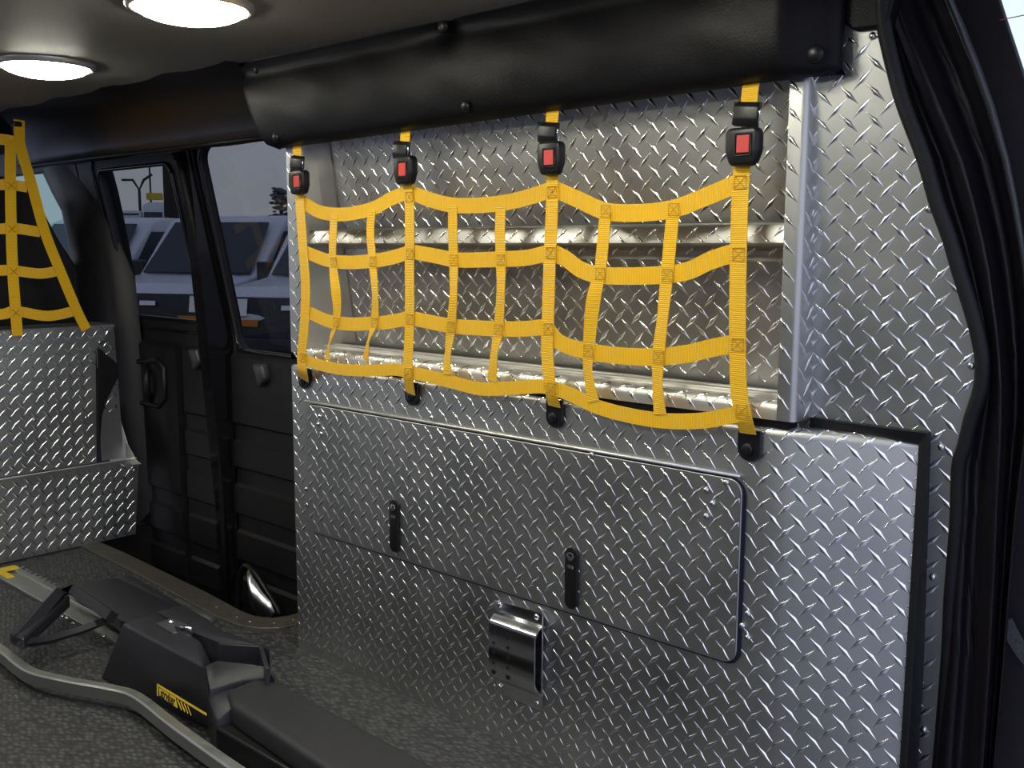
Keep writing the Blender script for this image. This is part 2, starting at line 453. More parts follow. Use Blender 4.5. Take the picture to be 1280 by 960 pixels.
# ================================================================ REAR CORNER PLATE, SEAL, DOOR FRAME
PN = Vector((0, 1, .081)).normalized(); PP = Vector((-.64, 1.355, .67))
vv = [-30, 0, 34, 88, 134, 200, 250, 297, 338, 400, 447, 485, 520, 557, 582, 645, 700, 754, 820, 958, 1010]
ua = [1096, 1097, 1099, 1111, 1124, 1149, 1163, 1180, 1192, 1211, 1221, 1219, 1208, 1199, 1192, 1190, 1186, 1182, 1179, 1168, 1164]
pl = thing('corner_plate', (-.55, 1.38, .3), 'aluminium tread plate covering the rear corner between cabinet and black door seal', 'panel')
EA = [atp(u, v, PN, PP) for u, v in zip(ua, vv)]
floorpt = Vector((EA[-1].x-.01, 1.355+.081*.67, 0))
outline = [Vector((-.66, 1.355-.081*(1.20-.67), 1.20))]
outline += [atp(1055, 30, PN, PP)] + [p for p in EA if p.z < 1.20] + [floorpt, Vector((-.60, floorpt.y, 0)), Vector((-.66, 1.355+.03, .3))]
outline = [Vector((p.x, 1.355-.081*(p.z-.67), p.z)) for p in outline]
bm = NB(); prism(bm, outline, (0, .003, 0)); obj('sheet', bm, ALU, pl)
def edge_x(z):
    for a, b_ in zip(EA[:-1], EA[1:]):
        if b_.z <= z <= a.z: return a.x+(b_.x-a.x)*(a.z-z)/(a.z-b_.z)
    return EA[-1].x
fP = lambda s, t, h: Vector((s, 1.355-.081*(t-.67)-h, t))
c0 = atp(1125, 290, PN, PP)
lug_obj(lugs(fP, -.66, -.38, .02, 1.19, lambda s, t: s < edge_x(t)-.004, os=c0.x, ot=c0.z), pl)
domes('rivet', [atp(u, v, PN, PP) for u, v in ((1091, 45), (1161, 261), (1214, 457), (1177, 559), (1166, 721), (1155, 912))], (0, -1, 0), .0055, .004, ZINC, pl)

# seal following the plate's edge
seal = thing('door_seal', (-.42, 1.40, .02), 'black rubber bulb seal curving along the rear corner tread plate', 'seal')
bm = NB(); tube(bm, catmull([p+Vector((.008, -.004, 0)) for p in EA], 3), .0095, 10)
obj('seal_bulb', bm, BLACKRUB, seal, smooth=True)
# moulded door frame: lofted ridges
ub = [1110, 1118, 1128, 1152, 1172, 1200, 1214, 1226, 1234, 1243, 1248, 1250, 1250, 1249, 1248, 1245, 1243, 1240, 1237, 1228, 1224]
uc = [1186, 1192, 1207, 1228, 1244, 1262, 1272, 1280, 1286, 1291, 1292, 1291, 1289, 1284, 1280, 1272, 1267, 1262, 1257, 1244, 1238]
def col(k):
    """k in 0..1 across the frame, with ridge depth in Y"""
    out = []
    for i, v in enumerate(vv):
        if k < .5: u = ua[i]+4+(ub[i]-ua[i]-4)*(k/.5)
        else: u = ub[i]+(uc[i]-ub[i])*((k-.5)/.5)
        prof = [(0, 1.375), (.10, 1.352), (.20, 1.368), (.30, 1.372), (.42, 1.350), (.5, 1.338), (.58, 1.352), (.68, 1.380), (.80, 1.382), (.88, 1.360), (.94, 1.345), (1, 1.375)]
        for (a, ya), (b_, yb) in zip(prof[:-1], prof[1:]):
            if a <= k <= b_: y = ya+(yb-ya)*(k-a)/(b_-a)
        p = at(u, v, 1, y); out.append(p)
    return out
ks = [0, .06, .12, .17, .22, .28, .34, .38, .42, .46, .5, .53, .56, .61, .66, .72, .78, .81, .84, .875, .91, .94, .97, 1]
cols = [col(k) for k in ks]
bm = NB(); grid(bm, [[c_[i] for c_ in cols] for i in range(len(vv))])
bmesh.ops.solidify(bm, geom=bm.faces[:], thickness=.004)
structure(obj('trim_7', bm, mat('black_pillar_moulding', (.014, .011, .015), .38, noise=.1, spec=.5), smooth=True))
# roof-side header over the corner plate
bm = NB()
prism(bm, [at(*p, 1, 1.30) for p in ((1050, 26), (1066, 38), (1102, 34), (1106, 40), (1130, -60), (1050, -60))], (0, .03, 0), .004, 2)
structure(obj('trim_8', bm, VINYL))

# ================================================================ PLATED CABINET
cab = thing('storage_cabinet', (-1.25, 1.36, 0), 'diamond-plate aluminium wall cabinet with drop door below and open netted bay above', 'cabinet')
CX = -.665; RB = .02
nrm = math.atan2(.052, .187)
def prof_fr(s):
    """arc-length s from the left edge: front face, soft bend, angled rear face -> (point xy, normal xy)"""
    L1 = (CX-.012)-(-1.838)
    if s < 0: s = 0
    if s <= L1: return Vector((-1.838+s, 1.30)), Vector((0, -1))
    Rr = .07; La = Rr*nrm
    if s <= L1+La:
        a = (s-L1)/Rr
        return Vector((CX-.012+Rr*math.sin(a), 1.30+Rr*(1-math.cos(a)))), Vector((math.sin(a), -math.cos(a)))
    p = Vector((CX-.012+Rr*math.sin(nrm), 1.30+Rr*(1-math.cos(nrm)))); d = s-L1-La
    return p+Vector((math.cos(nrm), math.sin(nrm)))*d, Vector((math.sin(nrm), -math.cos(nrm)))
STOT = 1.372
TOPZ = .658; TR = .011
def f_low(s, t, h):
    p, nn = prof_fr(s)
    zc = TOPZ-TR
    if t <= zc: q = p+nn*h; return Vector((q.x, q.y, t))
    a = min((t-zc)/TR, PI/2)
    r_ = TR+h; ins = TR-r_*math.cos(a)
    extra = max(0, (t-zc)-TR*PI/2)
    q = p-nn*(ins+extra); return Vector((q.x, q.y, zc+r_*math.sin(a)))
ss = [0]+[STOT*i/60 for i in range(1, 61)]
tt = [0.0, .2, .4, TOPZ-TR]+[TOPZ-TR+TR*PI/2*k/5 for k in range(1, 6)]+[TOPZ-TR+TR*PI/2+.055]
bm = NB(); grid(bm, [[f_low(s, t, 0) for s in ss] for t in tt])
# returns at both ends
grid(bm, [[(-1.838, 1.30, z), (-1.842, 1.31, z), (-1.842, 1.56, z)] for z in (0, TOPZ-TR, TOPZ)])
obj('lower_body', bm, ALU, cab, smooth='auto')
# drop door geometry (over the front face)
DX0, DX1, DZ0, DZ1 = -1.782, -.716, .290, .575
def in_door(s, t): return DX0-.012 < -1.838+s < DX1+.010 and DZ0-.008 < t < DZ1+.014
c1 = at(1063, 640, 1, 1.33)
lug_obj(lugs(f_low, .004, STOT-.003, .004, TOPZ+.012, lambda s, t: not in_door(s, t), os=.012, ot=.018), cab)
# door
dr = obj('drop_door', (lambda bm: (prism(bm, [(x, 1.2985, z) for x, z in rrect(DX0, DZ0, DX1, DZ1, .022)], (0, -.0035, 0), .0008, 1), bm)[1])(NB()), ALU, cab)
fD = lambda s, t, h: Vector((-1.838+s, 1.295-h, t))
lug_obj(lugs(fD, DX0+1.838+.003, DX1+1.838-.003, DZ0+.003, DZ1-.003, None, os=.012, ot=.018), dr)
bm = NB()
prism(bm, [(x, 1.2995, z) for x, z in rrect(DX0-.002, DZ0-.003, DX1+.006, DZ1+.002, .025)], (0, -.0016, 0))
obj('door_gasket', bm, mat('dark_gasket', (.012, .012, .03), .35), cab)
bm = NB(); tube(bm, [(DX0-.004, 1.2955, DZ1+.006), (DX1-.004, 1.2955, DZ1+.006)], .0022, 10)
obj('piano_hinge', bm, ALU_IN, dr, smooth=True)
bm = NB(); box(bm, (DX0, 1.2994, DZ1+.004), (DX1-.004, 1.2999, DZ1+.010)); obj('hinge_leaf', bm, ALU, cab)
domes('rivet', [at(u, v, 1, 1.2945) for u, v in ((883, 612), (891, 629), (883, 645), (908, 603), (400, 520), (398, 530), (402, 542), (540, 522), (740, 568))], (0, -1, 0), .0052, .0045, ZINC, dr)
domes('rivet', [at(u, v, 1, 1.299) for u, v in ((935, 767), (928, 782), (935, 797), (383, 611), (384, 631))], (0, -1, 0), .0055, .0045, ZINC, cab)
# black slam latches
for i, (xc, zt, zb) in enumerate(((-1.489, .412, .304), (-1.032, .409, .300))):
    bm = NB(); prism(bm, [(x, 1.2952, z) for x, z in rrect(xc-.0135, zb, xc+.0135, zt, .013, 6)], (0, -.007, 0), .002, 2)
    lt = obj('latch', bm, BLACKPL, dr, smooth='auto')
    bm = NB(); cyl(bm, (xc, 1.2885, zt-.016), (0, -1, 0), .0075, .003, 16, .0008)
    box(bm, (xc-.006, 1.285, zt-.0168), (xc+.006, 1.2858, zt-.0152))
    obj('keyhole', bm, STEEL, lt, smooth='auto')
    bm = NB(); box(bm, (xc-.006, 1.2868, zt-.037), (xc+.006, 1.289, zt-.031), .0005, 1); obj('chrome_mark', bm, CHROME, lt)
# black gap between lower body and bay, black edge trim
bm = NB(); box(bm, (-1.836, 1.308, TOPZ-.002), (-.655, 1.34, .668))
obj('gap_strip', bm, BLACKRUB, cab)
bm = NB()
a1 = Vector((-.640, 1.352, .664)); a2 = Vector((-.4745, 1.349, .664))
prism(bm, [(-.640, 1.347, .655), (-.640, 1.347, .672), (-.4700, 1.339, .672), (-.4700, 1.339, .03), (-.4825, 1.345, .03), (-.4825, 1.345, .655)], (0, .045, 0), .001, 1)
obj('edge_trim', bm, BLACKRUB, cab)

# upper bay: stiles, lips, back, shelf
UZ0, UZ1 = .670, 1.20
XL0, XL1, XR0, XR1 = -1.838, -1.785, -.668, -.640
def Yb(z): return 1.405-(z-.69)*.150
def sweep_strip(f, s0, s1, ns, t0, t1, nt_=1):
    bm = NB(); grid(bm, [[f(s0+(s1-s0)*i/ns, t0+(t1-t0)*j/nt_, 0) for i in range(ns+1)] for j in range(nt_+1)]); return bm
def f_left(s, t, h):     # left stile: flat then roll in
    w_ = XL1-XL0-.008
    if s < w_: return Vector((XL0+s, 1.30-h, t))
    a = min((s-w_)/.008, PI/2); e = max(0, s-w_-.008*PI/2)
    return Vector((XL0+w_+(.008+h)*math.sin(a), 1.308-(.008+h)*math.cos(a)+e, t))
lw = XL1-XL0-.008+.008*PI/2
bm = NB(); sA = [0, .02, lw-.008*PI/2]+[lw-.008*PI/2*(1-k/5) for k in range(1, 6)]
grid(bm, [[f_left(s, t, 0) for s in sA] for t in (UZ0, 1.0, UZ1)])
grid(bm, [[(XL0, 1.30, z), (XL0-.003, 1.305, z), (XL0-.003, 1.55, z)] for z in (UZ0, UZ1)])
obj('bay_stile', bm, ALU, cab, smooth='auto')
lug_obj(lugs(f_left, .002, .045, UZ0+.004, UZ1-.05, None, os=.014, ot=.018), cab)
# smooth left inner side
bm = NB()
prism(bm, [(XL1, 1.306, UZ0), (XL1, 1.306, UZ1), (XL1, Yb(UZ1), UZ1), (XL1, Yb(UZ0), UZ0)], (-.003, 0, 0))
obj('side_liner', bm, ALU_IN, cab)
bm = NB()   # smooth corner flange lapped on the back sheet
grid(bm, [[(XL1, Yb(z)-.004, z), (XL1+.05, Yb(z)-.0035, z)] for z in (UZ0, UZ1)]); bmesh.ops.solidify(bm, geom=bm.faces[:], thickness=.0015)
obj('corner_flange', bm, ALU_IN, cab)
# right stile turning into the rear-facing side
def f_right(s, t, h):
    # from the inner edge: front flat .026, roll r=.012, then side facing +X
    wf = .018; R_ = .010
    X0 = XR0
    if s < wf: return Vector((X0+s, 1.30-h, t))
    a = min((s-wf)/R_, PI/2); e = max(0, s-wf-R_*PI/2)
    return Vector((X0+wf+(R_+h)*math.sin(a), 1.30+R_-(R_+h)*math.cos(a)+e, t))
send = .018+.010*PI/2+.055
bm = NB(); sA = [0, .009, .018]+[.018+.010*PI/2*k/6 for k in range(1, 7)]+[send]
grid(bm, [[f_right(s, t, 0) for s in sA] for t in (UZ0, 1.0, UZ1)])
grid(bm, [[(XR0, 1.30, z), (XR0, 1.304, z), (XR0, 1.42, z)] for z in (UZ0, UZ1)])
obj('bay_stile', bm, ALU, cab, smooth='auto')
lug_obj(lugs(f_right, .001, .078, UZ0+.004, UZ1-.02, lambda s, t: not (.02 < s < .032), os=.006, ot=.012), cab)
# lower lip of the bay
def f_lip(s, t, h):     # t: 0 bottom -> flat .018 -> roll back
    if t < .014: return Vector((XL0+s, 1.30-h, UZ0+t))
    a = min((t-.014)/.012, PI/2); e = max(0, t-.014-.012*PI/2)
    return Vector((XL0+s, 1.312-(.012+h)*math.cos(a)+e, UZ0+.014+(.012+h)*math.sin(a)))
tA = [0, .007, .014]+[.014+.012*PI/2*k/5 for k in range(1, 6)]+[.085]
bm = NB(); grid(bm, [[f_lip(s, t, 0) for s in (0, .3, .6, .9, XR0-XL0)] for t in tA])
obj('bay_lip', bm, ALU_IN, cab, smooth='auto')
lug_obj(lugs(f_lip, .01, XR0-XL0-.004, .0, .032, None, os=.012, ot=.012), cab)
# grooved rails lying on the bay floor
for y in (1.345, 1.372):
    bm = NB(); box(bm, (XL1+.002, y, .694), (XR0-.002, y+.014, .702), .002, 2)
    obj('floor_rail', bm, ALU_IN, cab, smooth='auto')
# back sheet (two halves share the lean)
f_back = lambda s, t, h: Vector((XL1+s, Yb(t)-h, t))
bm = NB(); grid(bm, [[(x, Yb(z), z) for x in (XL1, -1.2, XR0)] for z in (UZ0, .9, UZ1)]); bmesh.ops.solidify(bm, geom=bm.faces[:], thickness=-.002)
obj('back_sheet', bm, ALU_IN, cab)
lug_obj(lugs(f_back, .053, XR0-XL1-.004, .71, .915, None, os=.03, ot=.02), cab)
lug_obj(lugs(f_back, .053, XR0-XL1-.004, .955, 1.19, None, os=.03, ot=.02), cab)
# shelf with a down-turned tilted lip
bm = NB()
pr = [(1.385, .9515), (1.330, .9515), (1.322, .9505), (1.318, .947), (1.312, .922), (1.315, .918), (1.335, .918)]
grid(bm, [[(x, y, z) for y, z in pr] for x in (XL1+.001, -1.4, -1.0, XR0-.001)]); bmesh.ops.solidify(bm, geom=bm.faces[:], thickness=.0015)
sh = obj('shelf', bm, ALU_IN, cab, smooth='auto')
f_sh = lambda s, t, h: Vector((XL1+s, 1.318-(.947-t)*.24-h, t))
lug_obj(lugs(f_sh, .004, XR0-XL1-.004, .9235, .9455, None, os=.0, ot=.017), sh)
bm = NB(); box(bm, (XL1+.002, 1.372, .895), (XR0-.002, 1.384, .917), .001, 1); obj('shelf_rail', bm, ALU, sh)

# ================================================================ COT BRACKET ON THE CABINET
br = thing('wall_bracket', (-1.17, 1.29, .1), 'polished steel channel bracket screwed low on the cabinet front, rows of holes in it', 'bracket')
q = [at(*p, 1, 1.294) for p in ((619, 749), (680, 766), (679, 888), (621, 864))]
bm = NB(); prism(bm, [Vector((p.x, 1.2935, p.z)) for p in q], (0, -.004, 0), .0015, 2); obj('backing_plate', bm, STEEL, br, smooth='auto')
bm = NB()
x0, x1 = q[0].x-.000, q[1].x+.004
zt, zb = .205+.02, .112
YF = 1.262
ft = at(611, 777, 1, YF); fr2 = at(668, 796, 1, YF); fb = at(612, 843, 1, YF)
x0, x1, zt, zb = ft.x, fr2.x, ft.z, fb.z
prof = [(1.292, zt+.012), (1.275, zt+.012), (YF+.004, zt+.003), (YF, zt-.004), (YF, zb+.012), (YF+.003, zb+.003), (YF+.012, zb-.012), (1.286, zb-.018)]
inn = [(1.292, zt+.009), (1.276, zt+.009), (YF+.007, zt+.001), (YF+.003, zt-.005), (YF+.003, zb+.012), (YF+.006, zb+.004), (YF+.014, zb-.009), (1.286, zb-.015)]
prism(bm, [(x0, y, z) for y, z in prof+inn[::-1]], (x1-x0, 0, 0))
ch = obj('channel', bm, STEEL, br, smooth='auto')
for cx_ in (x0+.012, x0+.047):
    for k in range(5):
        bm = NB(); cyl(bm, (cx_, YF+.0006, zt-.018-k*.0185), (0, -1, 0), .0036 if k < 4 else .005, .0012, 10)
        obj('hole', bm, mat('hole_dark', (.01, .01, .01), .5), ch)
domes('screw', [at(u, v, 1, 1.2895) for u, v in ((625, 756), (671, 771), (625, 858), (671, 879))], (0, -1, 0), .006, .004, ZINC, br)

# ================================================================ VINYL PAD OVER THE BAY
pad = thing('headliner_pad', (-1.27, 1.3, 1.13), 'thick black vinyl pad with buttons running above the netted bay', 'pad')
def padf(x, t):
    """t 0 bottom..1 top; bulging section"""
    zb_ = 1.1215+(x+1.88)*(.020/1.28); zt_ = 1.304
    z = zb_+(zt_-zb_)*t
    y = 1.262-.022*math.sin(PI*min(1, t*1.02))**.6*(1) - .0*t
    if t > .80: y += -.030*((t-.80)/.2)**1.6
    k = max(0, min(1, (x+.665)/.07)); y += (1.284-y)*k*k*(3-2*k)*.92
    return y, z
tuft = [(at(555, 32, 1, 1.235), 1), (at(322, 87, 1, 1.245), .7)]
bm = NB(); rows = []
X0p, X1p = -1.85, -.592
NX, NT = 160, 26
for i in range(NX+1):
    x = X0p+(X1p-X0p)*i/NX; row = []
    for j in range(NT+1):
        t = j/NT; y, z = padf(x, t)
        e = min((x-X0p), (X1p-x))
        if e < .008: y += .010*(1-math.sqrt(max(0, 1-(1-e/.008)**2)))
        if t < .06: y += .018*(1-math.sqrt(max(0, 1-(1-t/.06)**2)))
        for (c, a) in tuft:
            d = math.hypot((x-c.x), (z-c.z)); y += .016*a*math.exp(-(d/.022)**2)
            y += .006*a*math.exp(-((x-c.x)/.10)**2-((z-c.z)/.014)**2)
        y += .0012*math.sin(x*37+z*20)*math.sin(z*50)
        # front end slants as the roll does
        xx = x
        if x < -1.7: xx = x - (z-1.12)*.52*min(1, (-1.7-x)/.15)
        row.append((xx, y, z))
    row = [(row[0][0], 1.297, row[0][2]+.002)]+row+[(row[-1][0], 1.297, row[-1][2])]
    rows.append(row)
rows = [[(p[0], 1.297, p[2]) for p in rows[0]]]+rows+[[(p[0], 1.297, p[2]) for p in rows[-1]]]
grid(bm, rows); obj('pad_cover', bm, VINYL, pad, smooth=True)
def surf_y(px, py):
    yy = 1.245
    for _ in range(6):
        p = at(px, py, 1, yy); t = (p.z-1.13)/(1.304-1.13); yy = padf(p.x, min(max(t, 0), 1))[0]
        for (c, a) in tuft: yy += .016*a*math.exp(-(math.hypot(p.x-c.x, p.z-c.z)/.022)**2)
    return at(px, py, 1, yy)
for u, v in ((555, 33), (583, 133), (1020, 68), (322, 87), (346, 172)):
    bm = NB(); dome(bm, surf_y(u, v)+Vector((0, -.002, 0)), (0, -1, -.1), .0125 if u in (555, 1020) else .010, .006, 16, 5)
    obj('button', bm, BLACKPL, pad, smooth=True)

# ================================================================ CARGO NET
NY = 1.276
net = thing('cargo_net', (-1.26, NY, .6), 'yellow webbing net with buckles hung across the open cabinet bay', 'net')
def ribbon(bm, P, widths, wdir, thick=.0016, sub=6, twist=None):
    path = catmull(P, sub); n_ = len(path); W = []
    for i in range(n_):
        f_ = i/sub; a = min(int(f_), len(widths)-1); b_ = min(a+1, len(widths)-1); W.append(widths[a]+(widths[b_]-widths[a])*(f_-a))
    T = []
    if twist:
        for i in range(n_):
            f_ = i/sub; a = min(int(f_), len(twist)-1); b_ = min(a+1, len(twist)-1); T.append(twist[a]+(twist[b_]-twist[a])*(f_-a))
    rows = []
    for i, p in enumerate(path):
        d = (path[min(i+1, n_-1)]-path[max(i-1, 0)]).normalized()
        wd = Vector(wdir); wd = (wd-d*wd.dot(d)).normalized()
        if twist:
            nn0 = d.cross(wd); wd = wd*math.cos(T[i])+nn0*math.sin(T[i])
        nn = d.cross(wd).normalized()*thick/2
        hw = wd*W[i]/2
        rows.append([p-hw-nn, p-hw*.0-nn*1.15, p+hw-nn, p+hw+nn, p+hw*.0+nn*1.15, p-hw+nn, p-hw-nn])
    t = bmesh.new()
    V = [[t.verts.new(p) for p in r[:6]] for r in rows]
    for i in range(len(V)-1):
        for k in range(6): t.faces.new((V[i][k], V[i][(k+1) % 6], V[i+1][(k+1) % 6], V[i+1][k]))
    t.faces.new(V[0]); t.faces.new(V[-1][::-1]); join(bm, t)
def vstrap(pts, w, y=None, tw=None, dy=0):
    P = []; Wd = []
    for p in pts:
        yy = (y or NY)+(p[2] if len(p) > 2 else 0)
        P.append(at(p[0], p[1], 1, yy)); Wd.append((p[3] if len(p) > 3 else w))
    bm = NB(); ribbon(bm, P, Wd, (1, 0, 0), twist=tw)
    return obj('upright_strap', bm, WEBV, net, smooth='auto')
def hstrap(pts, w=.026, y=None):
    P = [at(p[0], p[1], 1, (y or NY+.003)+(p[2] if len(p) > 2 else 0)) for p in pts]
    bm = NB(); ribbon(bm, P, [w]*len(P), (0, 0, 1))
    return obj('cross_strap', bm, WEBH, net, smooth='auto')
mains = [
 ([(374, 240), (378, 300), (382, 360), (380, 410), (377, 445), (378, 462), (379, 474, .014)], .030),
 ([(509, 228), (512, 262), (512, 330), (512, 400), (510, 450), (510, 470), (513, 492, .014)], .025),
 ([(690, 212), (690, 260), (687, 330), (685, 400), (684, 440), (688, 485), (693, 508, .014)], .0255),
 ([(928, 203), (925, 250), (923, 320), (922, 400), (923, 480), (929, 518), (935, 542, .014)], .0265),
]
for P, w_ in mains: vstrap(P, w_)
smalls = [
 [(418, 266), (416, 300), (416, 330, .0), (420, 365, -.004), (421, 395), (412, 428, .004, .018), (409, 450, .002, .017)],
 [(465, 262), (463, 290), (466, 330), (469, 370, -.003), (468, 402), (461, 425, -.004, .018), (457, 450, .002, .018)],
 [(566, 257), (566, 290), (567, 325), (567, 365, -.006), (564, 409), (560, 440), (559, 468)],
 [(626, 256), (625, 290), (626, 325), (626, 365, -.004), (623, 412), (618, 440, -.002), (615, 476)],
 [(757, 264), (754, 300), (750, 338), (741, 380, -.004, .024), (736, 435), (735, 465), (742, 502)],
 [(842, 262), (839, 290), (834, 342), (828, 400), (823, 445), (822, 480), (825, 518)],
]
for i, P in enumerate(smalls):
    vstrap(P, .0225, NY+.0015, tw=[0, 0, 0, (-.35 if i in (4, 0) else .2), 0, (.6 if i < 2 else .3), 0])
H1 = [[(378, 252), (400, 265), (430, 268), (465, 261), (490, 248), (512, 240)], [(512, 240), (545, 252), (575, 257), (620, 255), (655, 248), (690, 237)], [(690, 235), (722, 249), (757, 264), (800, 266), (842, 261), (880, 247), (925, 228)]]
H2 = [[(380, 314), (408, 325), (435, 328), (466, 326), (490, 322), (512, 315)], [(512, 314), (545, 320), (572, 325), (625, 324), (660, 322), (688, 315)], [(688, 314), (708, 324), (726, 337), (752, 344), (795, 345), (835, 343), (862, 338), (890, 325), (922, 315)]]
H3 = [[(381, 388), (410, 401), (435, 405), (468, 404), (490, 402), (512, 397)], [(512, 397), (545, 404), (570, 408), (622, 411), (655, 411), (685, 408)], [(685, 410), (700, 428), (733, 439), (780, 445), (823, 446), (860, 442), (890, 435), (922, 429)]]
H4 = [[(377, 446), (395, 455), (430, 462), (465, 463), (495, 462), (511, 466)], [(511, 466), (530, 469), (560, 476), (600, 486), (640, 485), (670, 483), (689, 484)], [(689, 484), (715, 494), (745, 508), (785, 519), (830, 526), (875, 526), (905, 521), (930, 516)]]
for H in (H1, H2, H3, H4):
    for seg in H: hstrap(seg, .027 if H is not H4 else .024)
# stitched crosses at each junction
def cross(px, py, wpx=.010):
    c = at(px, py, 1, NY-.0022); bm = NB(); a = wpx
    for (d0, d1) in (((-a, -a), (a, a)), ((-a, a), (a, -a)), ((-a, -a), (a, -a)), ((-a, a), (a, a)), ((-a, -a), (-a, a)), ((a, -a), (a, a))):
        tube(bm, [c+Vector((d0[0], 0, d0[1])), c+Vector((d1[0], 0, d1[1]))], .0005, 4)
    obj('stitching', bm, STITCH, net)
for px, py in ((511, 246), (690, 240), (925, 228), (512, 318), (688, 316), (923, 318), (512, 399), (685, 411), (922, 431), (510, 466), (689, 486), (927, 514), (378, 447),
               (417, 328), (466, 327), (567, 325), (626, 325), (750, 342), (834, 344), (420, 403), (468, 403), (564, 409), (623, 412), (735, 439), (823, 446), (757, 264), (842, 262)):
    cross(px, py, .009)
# buckles
def buckle(cx, cy, sx, sy, bx, by, adj, strap, i):
    """sx, sy metres; adj = (px, py); strap = list of px points going up behind the pad"""
    y = NY-.004
    bm = NB(); P = [at(p[0], p[1], 1, NY+(p[2] if len(p) > 2 else 0)) for p in strap]
    ribbon(bm, P, [.0255]*len(P), (1, 0, 0)); obj('top_strap', bm, WEBV, net, smooth='auto')
    c = at(cx, cy, 1, y)
    o2 = [(-.40, .5), (.40, .5), (.5, .38), (.5, -.12), (.38, -.42), (.28, -.5), (-.28, -.5), (-.38, -.42), (-.5, -.12), (-.5, .38)]
    bm = NB(); prism(bm, [c+Vector((a*sx, .008, b_*sy)) for a, b_ in o2], (0, -.020, 0), .005, 3)
    bk = obj('buckle', bm, BLACKPL, net, smooth='auto')
    d = at(bx, by, 1, y-.012); d.y = c.y-.0125
    bm = NB(); prism(bm, [d+Vector((a*.013, 0, b_*.014)) for a, b_ in ((-.75, -.85), (.75, -.85), (.75, .85), (-.75, .85))], (0, -.0015, 0), .0007, 1); obj('release_button', bm, RED, bk, label='red release button')
    bm = NB(); fr_ = rrect(-.0125, -.0155, .0125, .0145, .002, 2)
    tube(bm, [d+Vector((a, 0, b_)) for a, b_ in fr_+fr_[:1]], .0012, 5); obj('button_frame', bm, BLACKPL, bk, smooth=True)
    # tongue and adjuster
    a = at(adj[0], adj[1], 1, y)
    bm = NB(); box(bm, (c.x-.009, y+.002, c.z+sy*.4), (c.x+.011, y+.005, a.z-.004), .0008, 1); obj('tongue', bm, STEEL, bk)
    bm = NB(); w_ = .019
    rt = Matrix.Rotation(math.radians(7), 4, 'Y')
    t = bmesh.new()
    prism(t, [Vector((-w_, .004, 0))+Vector((0, yy, zz)) for yy, zz in ((0, -.017), (-.008, -.016), (-.011, -.006), (-.010, .010), (-.004, .017), (0, .017))], (2*w_, 0, 0), .0015, 2)
    bmesh.ops.rotate(t, cent=(0, 0, 0), matrix=rt, verts=t.verts); bmesh.ops.translate(t, vec=a, verts=t.verts); join(bm, t)
    aj = obj('adjuster', bm, BLACKPL, net, smooth='auto')
    for s_ in (-1, 1):
        bm = NB(); v0 = rt @ Vector((s_*(w_+.001), -.002, -.015)); v1 = rt @ Vector((s_*(w_+.001), -.002, .016))
        tube(bm, [a+v0, a+v1], .0014, 6)
        obj('adjuster_rim', bm, CHROME, aj, smooth=True)
buckle(375, 228, .052, .050, 371, 227, (372, 205), [(371, 172, .012), (371, 184, .006), (372, 196), (372, 205)], 0)
buckle(508, 213, .050, .053, 503, 212, (502, 188), [(507, 150, .012), (507, 164, .006), (506, 178), (504, 186)], 1)
buckle(690, 198, .048, .054, 686, 197, (686, 166), [(691, 120, .012), (691, 136, .006), (690, 150), (688, 164)], 2)
buckle(931, 184, .052, .053, 929, 180, (934, 143), [(941, 88, .012), (939, 104, .006), (937, 122), (935, 142)], 3)
# anchor plates bolted on the cabinet
for i, (px, pyt, pyb, wh) in enumerate(((378, 460, 486, 'leftmost'), (513, 478, 507, 'second from the left'), (692, 500, 535, 'third from the left'), (936, 538, 577, 'rightmost, largest-looking'))):
    tp = at(px, pyt, 1, 1.292); bt = at(px, pyb, 1, 1.292); cx_ = tp.x
    lab = ['small black anchor plate holding the net at the left cabinet corner',
           'black anchor plate under the net, second from the left end',
           'black anchor plate under the net, above the middle of the drop door',
           'black anchor plate at the net foot nearest the rear corner'][i]
    an = thing('net_anchor', (cx_, 1.297, bt.z), lab, 'anchor', 'black anchor plates along the net foot')
    w_ = .0185
    pts = [(cx_-w_, tp.z), (cx_+w_, tp.z)]+[(cx_+w_*math.cos(a), bt.z+.018+.018*math.sin(a)) for a in [-PI*k/10 for k in range(0, 11)]]
    bm = NB(); prism(bm, [(x, 1.2975, z) for x, z in pts], (0, -.0045, 0), .001, 1); obj('plate', bm, BLACKPL, an)
    bm = NB(); cyl(bm, (cx_-.001, 1.293, bt.z+.018), (0, -1, 0), .0085, .004, 16, .001); obj('bolt', bm, mat('dark_steel_bolt', (.12, .12, .13), .3, 1), an, smooth='auto')
    bm = NB(); cyl(bm, (cx_-.001, 1.2888, bt.z+.018), (0, -1, 0), .0035, .0006, 6); obj('hex_socket', bm, BLACKRUB, an)

# ================================================================ CEILING LAMPS
LE = mat('lamp_diffuser', (.9, .9, .85), .4, emit=(1.0, .98, .83), estr=LAMP)
RIM = mat('lamp_rim', (.75, .73, .68), .25, .6)
def lamp(x, y, label):
    l = thing('ceiling_lamp', (x, y, 1.30), label, 'lamp', 'round ceiling lamps')
    bm = NB(); R0 = .098; rows = []
    for k in range(41):
        a = 2*PI*k/40; rows.append([(x+r_*math.cos(a), y+r_*math.sin(a), z) for r_, z in ((R0+.004, 1.3005), (R0+.003, 1.293), (R0-.004, 1.2895), (R0-.009, 1.291), (R0-.010, 1.297))])
    grid(bm, rows); obj('rim', bm, RIM, l, smooth=True)
    bm = NB(); rows = []
    dome(bm, (x, y, 1.296), (0, 0, -1), R0-.0085, .026, 32, 6); obj('diffuser', bm, LE, l, smooth=True)
_a = at(57, 87, 2, 1.288); _b = at(238, 15, 2, 1.288)
